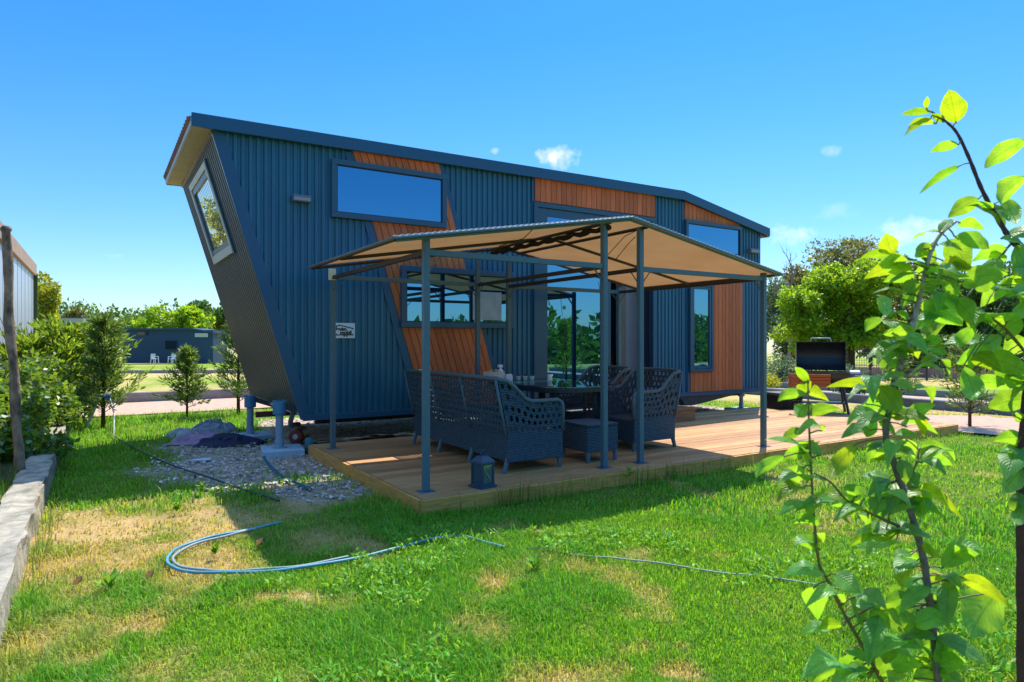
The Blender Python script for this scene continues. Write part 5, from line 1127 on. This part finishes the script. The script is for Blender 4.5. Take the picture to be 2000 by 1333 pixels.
# seedling weeds one can point to
def weed(label, px, py, n_, L, lm=WEED, h_=.05):
    b = gp(px, py, 0); T_ = rdirs(n_); T_[:, 2] = np.abs(T_[:, 2])*.8+.35; T_ /= np.linalg.norm(T_, axis=1, keepdims=True); Nn = rdirs(n_)*.3; Nn[:, 2] += 1; Nn -= T_*(Nn*T_).sum(1)[:, None]; Nn /= np.linalg.norm(Nn, axis=1, keepdims=True)
    V, F, S = leaf_quads(np.tile([0, 0, .02], (n_, 1))+rdirs(n_)*np.array([.01, .01, .012])+np.array([0, 0, 1])*(rng.random((n_, 1))*h_), Nn, T_, L*(.6+.6*rng.random(n_)), L*(.18+.1*rng.random(n_)), .1)
    o = np_mesh('weed_plant', V, F, S, lm); o.location = b; return tag(o, label, 'weed', 'single weeds in the lawn')
for lab, px, py, n_, L, h_ in (('dark green weed clump in the dry grass left of the hose', 346, 1003, 90, .05, .05), ('tall two leaved weed in the dry grass below the hose loop', 213, 1160, 14, .10, .03), ('pale star shaped weed in the lawn under the hose end', 1045, 1122, 26, .09, .02),
        ('grey green weed clump inside the hose loop', 420, 1088, 80, .045, .03), ('bright weed beside the gravel strip near the strap', 578, 944, 30, .06, .04), ('yellow green weed on the dry strip left of the deck shadow', 395, 965, 50, .05, .06), ('weed growing up against the deck edge below the middle posts', 1225, 945, 36, .12, .05)):
    weed(lab, px, py, n_, L, h_=h_)
# long grass stalks against the deck
mb = MB()
for k in range(760):
    if k < 260: x = random.choice([random.uniform(2.6, 10), random.gauss(4.6, .5), random.gauss(3.0, .3)]); y = 4.60-abs(random.gauss(0, .05))
    elif k < 470: x = -.34+abs(random.gauss(0, .05)); y = random.uniform(2.6, 12)
    else: x = -.60-abs(random.gauss(0, .06)); y = random.uniform(2.4, 8.5)
    h_ = random.uniform(.10, .26); a = random.uniform(0, 6.28); ln_ = random.uniform(.1, .6); d_ = Vector((math.cos(a), math.sin(a)*.5-.2, 0)); p_ = Vector((x, y, .10 if x < -.55 else -.01)); w_ = Vector((-d_.y, d_.x, 0)).normalized()*.0026
    m1 = p_+d_*h_*ln_*.35+Vector((0, 0, h_*.6)); m2 = p_+d_*h_*ln_+Vector((0, 0, h_*(1-.2*ln_))); mb.add([p_-w_, p_+w_, m1+w_*.8, m1-w_*.8, m2], [(0, 1, 2, 3), (3, 2, 4)])
tag(mb.build('tall_grass', leaf_mat('tall_blades', (.07, .15, .02), (.2, .34, .04), .4, .35)), 'long grass stalks standing against deck edge and wall', 'grass', kind='stuff')
# pebbles
n_ = 22000; X, Y, r_ = scatter_polar(n_, 5.6, 14, -28, 30, 1.0); gr, dr_, fa = zones(X, Y); under = in_rect(X, Y, 2.1, 10.5, 7.9, 11)
X2 = rng.uniform(2.1, 10.6, 5000); Y2 = rng.uniform(7.86, 10.9, 5000); keep = (rng.random(n_) < gr) & lawn_mask(X, Y); X = np.concatenate([X[keep], X2]); Y = np.concatenate([Y[keep], Y2]); m_ = len(X)
base = np.array([(1, 0, 0), (0, 1, 0), (-1, 0, 0), (0, -1, 0), (0, 0, .7), (.6, .6, .45), (-.6, .6, .4), (-.6, -.6, .5), (.6, -.6, .4)], float)
fcs = np.array([(0, 5, 4), (5, 1, 4), (1, 6, 4), (6, 2, 4), (2, 7, 4), (7, 3, 4), (3, 8, 4), (8, 0, 4)])
sz = (.009+.017*rng.random(m_)**2)[:, None, None]; sc_ = .7+.6*rng.random((m_, 1, 3)); th = rng.random(m_)*6.28
B = base[None]*(1+.25*rng.normal(size=(m_, 9, 3)))*sz*sc_; c_, s_ = np.cos(th)[:, None], np.sin(th)[:, None]
V = np.stack([B[..., 0]*c_-B[..., 1]*s_+X[:, None], B[..., 0]*s_+B[..., 1]*c_+Y[:, None], B[..., 2]+.004+0*X[:, None]], -1).reshape(-1, 3)
F = (fcs[None]+np.arange(m_)[:, None, None]*9).ravel()
PEB = mat('pebble', (.44, .36, .29), .8, .25, island=.75)
tag(np_mesh('pebbles', V, F, np.arange(m_*8)*3, PEB), 'grey pebbles spread around the left end of the house and under it', 'gravel', kind='stuff')

# ================================================================== FOREGROUND SAPLINGS
SLEAF = leaf_mat('sapling_leaves', (.10, .28, .06), (.50, .84, .03), .50, .25, gloss=.45, rough=.4, hue=.012)
YLEAF = leaf_mat('young_leaves', (.18, .30, .015), (.52, .68, .015), .55, .2, gloss=.45, rough=.4)
# leaf surface: veins and blotches
for mm in (SLEAF, YLEAF):
    t = mm.node_tree; p = [n for n in t.nodes if n.type == 'BSDF_PRINCIPLED'][0]; uv = N(t, 'ShaderNodeUVMap'); sx = N(t, 'ShaderNodeSeparateXYZ'); t.links.new(uv.outputs[0], sx.inputs[0])
    av = M(t, 'ABSOLUTE', M(t, 'SUBTRACT', sx.outputs['Y'], .5)); mid_ = M(t, 'SUBTRACT', 1.0, M(t, 'MULTIPLY', av, 22), clamp=True)
    vn = M(t, 'SINE', M(t, 'MULTIPLY', M(t, 'SUBTRACT', sx.outputs['X'], M(t, 'MULTIPLY', av, .55)), 62)); vn = M(t, 'POWER', M(t, 'MULTIPLY', M(t, 'ADD', vn, 1.0), .5), 6)
    bp = N(t, 'ShaderNodeBump'); bp.inputs['Strength'].default_value = .5; bp.inputs['Distance'].default_value = .002; t.links.new(M(t, 'ADD', M(t, 'MULTIPLY', mid_, -1.5), M(t, 'MULTIPLY', vn, -.6)), bp.inputs['Height']); t.links.new(bp.outputs[0], p.inputs['Normal'])
    for sh in [n for n in t.nodes if n.type in ('BSDF_TRANSLUCENT', 'BSDF_PRINCIPLED')]:
        s0_ = sh.inputs[0].links[0].from_socket; co = N(t, 'ShaderNodeTexCoord'); nn = N(t, 'ShaderNodeTexNoise'); nn.inputs['Scale'].default_value = 42; nn.inputs['Detail'].default_value = 6; nn.inputs['Roughness'].default_value = .7; t.links.new(co.outputs['Object'], nn.inputs['Vector'])
        ra = N(t, 'ShaderNodeValToRGB'); ra.color_ramp.elements[0].position = .3; ra.color_ramp.elements[0].color = (.62, .72, .6, 1); ra.color_ramp.elements[1].position = .6; ra.color_ramp.elements[1].color = (1.1, 1.08, 1, 1)
        for p_, c_ in ((.69, (1.15, 1.05, .8, 1)), (.73, (.9, .5, .25, 1)), (.8, (.5, .28, .15, 1))): e_ = ra.color_ramp.elements.new(p_); e_.color = c_
        m1_ = N(t, 'ShaderNodeMixRGB', blend_type='MULTIPLY'); m1_.inputs[0].default_value = 1; t.links.new(nn.outputs['Fac'], ra.inputs['Fac']); t.links.new(s0_, m1_.inputs['Color1']); t.links.new(ra.outputs[0], m1_.inputs['Color2']); t.links.new(m1_.outputs[0], sh.inputs[0])
    tl = [n for n in t.nodes if n.type == 'BSDF_TRANSLUCENT'][0]; src = tl.inputs[0].links[0].from_socket
    mx = N(t, 'ShaderNodeMixRGB', blend_type='MULTIPLY'); mx.inputs['Color2'].default_value = (.55, .62, .5, 1); t.links.new(M(t, 'MAXIMUM', M(t, 'MULTIPLY', mid_, .9), M(t, 'MULTIPLY', vn, .45)), mx.inputs['Fac']); t.links.new(src, mx.inputs['Color1']); t.links.new(mx.outputs[0], tl.inputs[0])
class Leaves:
    def __init__(s): s.v = []; s.f = []; s.uv = []
    def leaf(s, a, b, wd, nrm, arch=.0, fold=.25, curl=.0, nu=13, nv=4):
        a = Vector(a); b = Vector(b); t_ = b-a; L_ = t_.length; t_ /= L_; nrm = (Vector(nrm)-t_*Vector(nrm).dot(t_)).normalized(); sd = t_.cross(nrm)
        o = len(s.v)
        for i in range(nu+1):
            u = i/nu; c = a+t_*L_*u+nrm*L_*arch*math.sin(math.pi*u)**.9; w_ = wd*.53*(math.sin(math.pi*min(1, u**.78))**.8)*(1-u)**.12*(1+.03*math.sin(u*70))+.0004
            if u > .97: w_ = .0004
            for j in range(nv+1):
                v = (j/nv-.5)*2; wav = .035*math.sin(u*15+j*2.1+L_*90)*abs(v)*wd
                s.v.append(c+sd*w_*v*(1-.1*fold)+nrm*(fold*w_*abs(v)-curl*w_*v*v*.8+wav)); s.uv.append((u, j/nv))
        for i in range(nu):
            for j in range(nv): q_ = o+i*(nv+1)+j; s.f.append((q_, q_+1, q_+nv+2, q_+nv+1))
    def stalk(s, pts, r_, n_):
        b_ = MB(); b_.tube(pts, r_, n_); o = len(s.v); s.v += [Vector(v) for v in b_.v]; s.uv += [(0, 0)]*len(b_.v); s.st = getattr(s, 'st', set()) | set(range(len(s.f), len(s.f)+len(b_.f))); s.f += [tuple(i+o for i in f) for f in b_.f]
    def build(s, name, mat_, parent):
        me = bpy.data.meshes.new(name); me.from_pydata([tuple(v) for v in s.v], [], s.f); uvl = me.uv_layers.new(name='UVMap')
        idx_ = np.zeros(len(me.loops), np.int32); me.loops.foreach_get('vertex_index', idx_); uvl.data.foreach_set('uv', np.array(s.uv, np.float32)[idx_].ravel())
        for p in me.polygons: p.use_smooth = True
        o = bpy.data.objects.new(name, me); col.objects.link(o); me.materials.append(mat_); me.materials.append(TWIG); o.parent = parent
        for i in getattr(s, 'st', ()): me.polygons[i].material_index = 1
        return o
SBARK = mat('sapling_bark', (.52, .43, .38), .6, .4, c2=(.26, .19, .15), nscale=60, bump=.4, bscale=150); SHADEBARK = mat('shaded_sapling_bark', (.24, .19, .165), .7, .3, c2=(.13, .10, .09), nscale=60, bump=.4, bscale=150); TWIG = mat('green_twig', (.16, .16, .05), .5, .4, c2=(.22, .10, .05), nscale=40); REDST = mat('red_bark', (.12, .045, .035), .7, .3, c2=(.07, .03, .025), nscale=40, bump=.4, bscale=90)  # lower stem's bark is darkened; the leaves' shade is in its colour
Z6 = lambda x, y: (1440+x*.3151, 440+y*.3151); Z7 = lambda x, y: (1440+x*.4201, 160+y*.4201); Z8 = lambda x, y: (1440+x*.4598, 720+y*.4598)
def filler(lst, boxes):
    for (x0, y0, x1, y1, n_, sz_) in boxes:
        for _ in range(n_):
            bx, by = random.uniform(x0, x1), random.uniform(y0, y1); a = random.choice([random.gauss(0, .5), math.pi+random.gauss(0, .5), 1.57+random.gauss(0, .5)]); L_ = sz_*random.uniform(.7, 1.25)
            lst.append(('y' if random.random() < .12 else 'g', (bx, by), (bx+L_*math.cos(a), by+L_*math.sin(a)*.75), L_*random.uniform(.36, .52), random.uniform(.08, .24), random.choice('uuffe')))
def sapling(name, label, stems, leaves, d0):
    rt_ = thing(name, label, 'sapling'); allp = []
    for nm, pix, r0, r1, m_ in stems:
        P = smooth_pts([at(px, py, d) for px, py, d in pix], 6); n_ = len(P); rs = [(r0+(r1-r0)*i/(n_-1))*(1+.10*math.sin(i*1.9)) for i in range(n_)]
        mb = MB(); mb.tube(P, rs, 9); mb.build(nm, m_, rt_, smooth=True); allp += P
    lv = {'g': Leaves(), 'y': Leaves()}; pt = MB()
    for (k, (bx, by), (tx, ty), wpx, arch, kind) in leaves:
        base = (at(bx, by, d0)); near = min(allp, key=lambda p_: ((p_-CAM).dot(RT)/(p_-CAM).dot(FW)*1280-(bx-1000))**2+((p_-CAM).dot(UP)/(p_-CAM).dot(FW)*1280-(665-by))**2)
        db = (near-CAM).dot(FW)+random.uniform(-.02, .02); dt = db+random.uniform(-.07, .06)
        a = at(bx, by, db); b = at(tx, ty, dt); view = (a-CAM).normalized(); pxm = db/1280
        if kind == 'e': nrm = UP*1.0-view*.35+RT*random.uniform(-.2, .2)          # seen edge-on, face to the sky
        elif kind == 'u': nrm = UP*.35+view*.9+RT*random.uniform(-.25, .25)         # we look at its underside, sun comes through
        else: nrm = -view*.55+UP*.8+RT*random.uniform(-.3, .3)                     # upper face towards us
        wf = {'e': 1.6, 'u': 1.12, 'f': 1.15}[kind]
        lv[k].leaf(a, b, wpx*pxm*wf, nrm, arch*1.25, random.uniform(.25, .6), random.uniform(.1, .5))
        if (near-a).length < .14 and (near-a).length > .004: lv[k].stalk([near, near.lerp(a, .6)+UP*.002, a, a.lerp(b, .05)], .0013, 6)
    for k, nm in (('g', 'leaves'), ('y', 'young_leaves')):
        if lv[k].v: lv[k].build(nm, SLEAF if k == 'g' else YLEAF, rt_)
    return rt_
D1 = 1.12
stA = [('stem', [(1834, 1420, D1), (1832, 1330, D1), (1818, 1200, D1), (1803, 1090, D1), (1774, 985, D1), (1744, 900, D1), (1730, 848, D1), (1737, 800, D1), (1746, 745, D1)], .0066, .0050, SHADEBARK),
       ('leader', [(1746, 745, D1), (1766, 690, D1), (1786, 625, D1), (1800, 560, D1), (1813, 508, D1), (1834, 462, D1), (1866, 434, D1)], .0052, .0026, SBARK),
       ('twig', [(1760, 1400, D1-.02), (1700, 1290, D1-.02), (1648, 1198, D1-.03), (1617, 1134, D1-.04), (1601, 1106, D1-.04), (1592, 1037, D1-.05), (1586, 950, D1-.05), (1582, 872, D1-.05), (1579, 800, D1-.05), (1578, 742, D1-.05)], .0036, .0012, TWIG),
       ('twig', [(1760, 1030, D1), (1705, 1005, D1-.03), (1655, 978, D1-.05), (1622, 942, D1-.06), (1590, 925, D1-.07)], .0030, .0012, TWIG),
       ('twig', [(1770, 970, D1), (1775, 940, D1+.02), (1790, 905, D1+.03), (1795, 880, D1+.03)], .0025, .0012, TWIG)]
LA = []
def add(lst, Z, specs):
    for k, b, t_, wz, arch, kind in specs: lst.append((k, Z(*b), Z(*t_), wz*(Z(1, 0)[0]-Z(0, 0)[0]), arch, kind))
add(LA, Z8, [('y', (640, 95), (378, 80), 50, .24, 'u'), ('y', (600, 75), (690, 185), 84, .12, 'u'), ('g', (600, 200), (465, 245), 85, .18, 'f'), ('g', (640, 215), (478, 282), 62, .15, 'f'), ('g', (650, 185), (800, 225), 60, .12, 'f'), ('y', (770, 190), (795, 292), 46, .06, 'u'),
  ('g', (615, 320), (560, 405), 72, .05, 'u'), ('y', (500, 322), (392, 472), 62, .18, 'u'), ('g', (305, 435), (118, 303), 66, .16, 'f'), ('g', (205, 372), (82, 465), 46, .18, 'u'), ('g', (285, 418), (172, 545), 75, .12, 'u'), ('g', (395, 485), (285, 462), 34, .10, 'e'),
  ('g', (420, 562), (243, 612), 56, .13, 'f'), ('g', (285, 566), (178, 625), 52, .14, 'f'), ('g', (325, 645), (238, 662), 50, .08, 'u'), ('g', (655, 480), (525, 455), 74, .06, 'f'), ('g', (640, 470), (555, 545), 50, .06, 'f'), ('g', (665, 345), (758, 372), 52, .14, 'f'),
  ('g', (715, 300), (752, 385), 46, .08, 'f'), ('g', (780, 402), (925, 392), 44, .20, 'e'), ('g', (775, 340), (922, 352), 50, .16, 'u'), ('y', (760, 508), (962, 645), 46, .22, 'u'), ('g', (690, 690), (478, 752), 62, .14, 'e'), ('y', (690, 700), (470, 765), 44, .10, 'u'), ('g', (560, 618), (405, 655), 44, .16, 'e'),
  ('g', (700, 690), (835, 722), 66, .08, 'f'), ('g', (890, 805), (1068, 785), 60, .20, 'e'), ('g', (845, 870), (925, 950), 86, .05, 'f'), ('y', (950, 885), (1172, 1025), 62, .20, 'u'), ('g', (1110, 950), (985, 1142), 170, .05, 'u'), ('g', (740, 910), (685, 1068), 104, .06, 'f'), ('g', (810, 925), (690, 1045), 66, .10, 'f'),
  ('g', (372, 872), (192, 882), 78, .20, 'f'), ('g', (412, 872), (525, 958), 84, .05, 'f'), ('g', (480, 975), (565, 1262), 150, .08, 'f'), ('g', (600, 1050), (555, 1268), 74, .08, 'f'), ('y', (455, 1092), (345, 1112), 46, .12, 'u'), ('g', (325, 930), (342, 1068), 92, .06, 'u'), ('y', (645, 1140), (628, 1255), 66, .08, 'u'),
  ('g', (845, 1145), (1075, 1275), 96, .10, 'f'), ('g', (900, 1160), (838, 1245), 84, .05, 'u'), ('y', (808, 1225), (758, 1345), 70, .06, 'u'), ('y', (303, 62), (246, -6), 34, .12, 'u'), ('g', (296, 108), (172, 142), 46, .24, 'u'), ('y', (303, 100), (388, 138), 52, .10, 'u'), ('g', (292, 155), (252, 205), 58, .06, 'u'),
  ('g', (306, 190), (436, 172), 52, .16, 'u'), ('g', (285, 262), (188, 302), 42, .12, 'u'), ('g', (318, 372), (355, 308), 30, .06, 'u'), ('g', (310, 150), (330, 210), 50, .05, 'u'), ('y', (282, 60), (300, 118), 60, .05, 'u'),
  ('g', (325, 700), (366, 740), 40, .08, 'f'), ('g', (318, 740), (240, 750), 44, .14, 'e'), ('g', (740, 790), (660, 792), 44, .10, 'f'), ('g', (760, 820), (668, 880), 60, .1, 'e'), ('y', (780, 760), (860, 800), 50, .06, 'u'), ('g', (700, 560), (620, 600), 50, .1, 'f'), ('g', (690, 560), (660, 500), 60, .05, 'f'),
  ('g', (755, 560), (800, 620), 60, .05, 'u'), ('g', (750, 560), (870, 630), 50, .1, 'u'), ('g', (900, 900), (895, 1110), 70, .05, 'f'), ('g', (560, 1240), (455, 1205), 54, .1, 'f'), ('g', (480, 1290), (440, 1225), 80, .05, 'u'), ('g', (690, 1290), (650, 1340), 60, .05, 'f'), ('g', (870, 1290), (960, 1345), 80, .05, 'f')])
add(LA, Z7, [('g', (935, 695), (815, 738), 64, .10, 'e'), ('g', (905, 755), (825, 815), 56, .05, 'u'), ('y', (718, 805), (690, 705), 78, .05, 'u'), ('y', (805, 832), (562, 838), 44, .14, 'u'), ('y', (800, 842), (588, 918), 72, .14, 'u'), ('g', (850, 890), (695, 948), 30, .10, 'e'), ('g', (790, 990), (630, 985), 38, .16, 'e'), ('g', (650, 995), (700, 1088), 60, .08, 'u'),
  ('g', (950, 945), (768, 1060), 72, .20, 'u'), ('g', (985, 925), (1098, 950), 62, .06, 'f'), ('g', (900, 1010), (1045, 1135), 140, .04, 'u'), ('g', (1010, 1010), (1115, 1135), 84, .05, 'u'), ('g', (1045, 930), (1258, 895), 104, .10, 'u'), ('g', (1010, 720), (1172, 775), 72, .12, 'u'), ('g', (980, 735), (1082, 865), 112, .05, 'u'),
  ('g', (1030, 655), (1152, 690), 56, .14, 'u'), ('g', (785, 1110), (668, 1112), 42, .16, 'e'), ('g', (790, 1200), (672, 1112), 74, .08, 'f'), ('g', (680, 1105), (598, 1165), 54, .16, 'u'), ('g', (828, 1155), (968, 1070), 72, .12, 'f'), ('g', (870, 1205), (975, 1120), 92, .06, 'u'), ('g', (765, 1240), (705, 1232), 62, .06, 'u'),
  ('g', (790, 1275), (630, 1242), 54, .16, 'e'), ('g', (785, 1290), (598, 1292), 50, .18, 'e'), ('g', (770, 1310), (605, 1320), 44, .14, 'e'), ('g', (805, 1262), (935, 1272), 54, .14, 'f'), ('g', (900, 1245), (978, 1262), 48, .1, 'u'), ('g', (840, 920), (790, 990), 70, .05, 'u'), ('g', (900, 880), (850, 960), 66, .05, 'u'), ('y', (895, 850), (960, 900), 50, .08, 'u'),
  ('g', (940, 700), (1000, 640), 44, .08, 'f'), ('g', (860, 820), (900, 900), 70, .04, 'f'), ('g', (985, 850), (1075, 880), 46, .1, 'u'), ('g', (930, 760), (1050, 790), 40, .12, 'f')])
add(LA, Z6, [('g', (1065, 945), (1315, 935), 44, .28, 'e'), ('g', (1010, 905), (945, 985), 66, .05, 'u'), ('g', (960, 985), (1095, 1035), 74, .1, 'f'), ('g', (1040, 850), (930, 895), 60, .1, 'u')])
filler(LA, [(1690, 720, 1790, 900, 17, 60), (1715, 890, 1800, 1060, 17, 62), (1760, 1060, 1850, 1330, 28, 72), (1740, 640, 1810, 740, 12, 62), (1775, 480, 1850, 640, 14, 66), (1560, 840, 1610, 1080, 10, 56), (1640, 950, 1740, 1030, 10, 58), (1620, 1160, 1730, 1330, 15, 76)])
sapling('young_fruit_tree', 'young fruit tree sapling with large leaves in the right foreground', stA, LA, D1)
D2 = 1.30
stB = [('stem', [(1996, 1420, D2), (1995, 1200, D2), (1994, 1000, D2), (1998, 850, D2), (2012, 700, D2), (2020, 560, D2+.02), (2004, 500, D2+.03), (1975, 470, D2+.04), (1962, 450, D2+.05), (1938, 410, D2+.06), (1915, 365, D2+.06), (1893, 310, D2+.07), (1870, 262, D2+.07), (1850, 240, D2+.07), (1828, 224, D2+.07), (1811, 214, D2+.07)], .0095, .0014, REDST),
       ('twig', [(2012, 700, D2), (1960, 640, D2-.03), (1900, 600, D2-.05), (1860, 570, D2-.06)], .0035, .0015, TWIG), ('twig', [(2010, 690, D2), (2040, 560, D2), (2060, 400, D2), (2050, 300, D2)], .004, .002, TWIG)]
LB = []
add(LB, Z7, [('y', (1018, 192), (984, 36), 96, .04, 'u'), ('y', (905, 140), (758, 152), 32, .08, 'u'), ('y', (900, 170), (776, 258), 42, .06, 'u'), ('y', (925, 195), (790, 215), 34, .10, 'u'), ('y', (962, 190), (905, 148), 32, .05, 'u'), ('y', (878, 124), (884, 68), 22, .05, 'u'), ('g', (1030, 292), (894, 328), 46, .18, 'u'), ('g', (1032, 392), (846, 522), 38, .24, 'u'),
  ('g', (1125, 542), (980, 632), 74, .20, 'u'), ('g', (1345, 268), (1148, 402), 80, .16, 'u'), ('g', (1345, 440), (1225, 575), 96, .14, 'u'), ('g', (1172, 598), (1112, 556), 52, .05, 'f'), ('g', (1250, 545), (1302, 662), 72, .06, 'u'), ('g', (1205, 600), (1262, 650), 46, .08, 'f'), ('g', (1225, 730), (1345, 770), 60, .1, 'f'), ('g', (1255, 770), (1095, 835), 62, .16, 'u'), ('g', (1290, 760), (1345, 890), 90, .06, 'u'),
  ('g', (1240, 800), (1160, 850), 66, .05, 'u'), ('g', (1100, 960), (1260, 880), 100, .08, 'u'), ('g', (1230, 1180), (1075, 1345), 120, .12, 'f'), ('g', (1345, 1195), (1240, 1290), 100, .08, 'u'), ('g', (1345, 1310), (1260, 1420), 90, .08, 'u'), ('g', (1130, 1050), (1080, 1150), 80, .05, 'f')])
add(LB, Z8, [('g', (1225, 128), (1062, 168), 92, .12, 'u'), ('g', (1225, 300), (1085, 310), 60, .18, 'u'), ('g', (1225, 320), (1120, 440), 90, .05, 'u'), ('g', (1220, 420), (1130, 530), 80, .06, 'u'), ('g', (1222, 360), (1110, 360), 50, .12, 'e'), ('g', (1225, 270), (1180, 400), 80, .05, 'f'), ('g', (1222, 560), (1185, 670), 60, .05, 'u'), ('g', (1225, 200), (1180, 225), 50, .1, 'u')])
filler(LB, [(1880, 560, 1990, 720, 12, 90), (1950, 440, 2010, 560, 8, 80), (1975, 720, 2000, 1010, 8, 80)])
sapling('young_fruit_tree', 'second young tree with red brown stem at the right picture edge', stB, LB, D2)
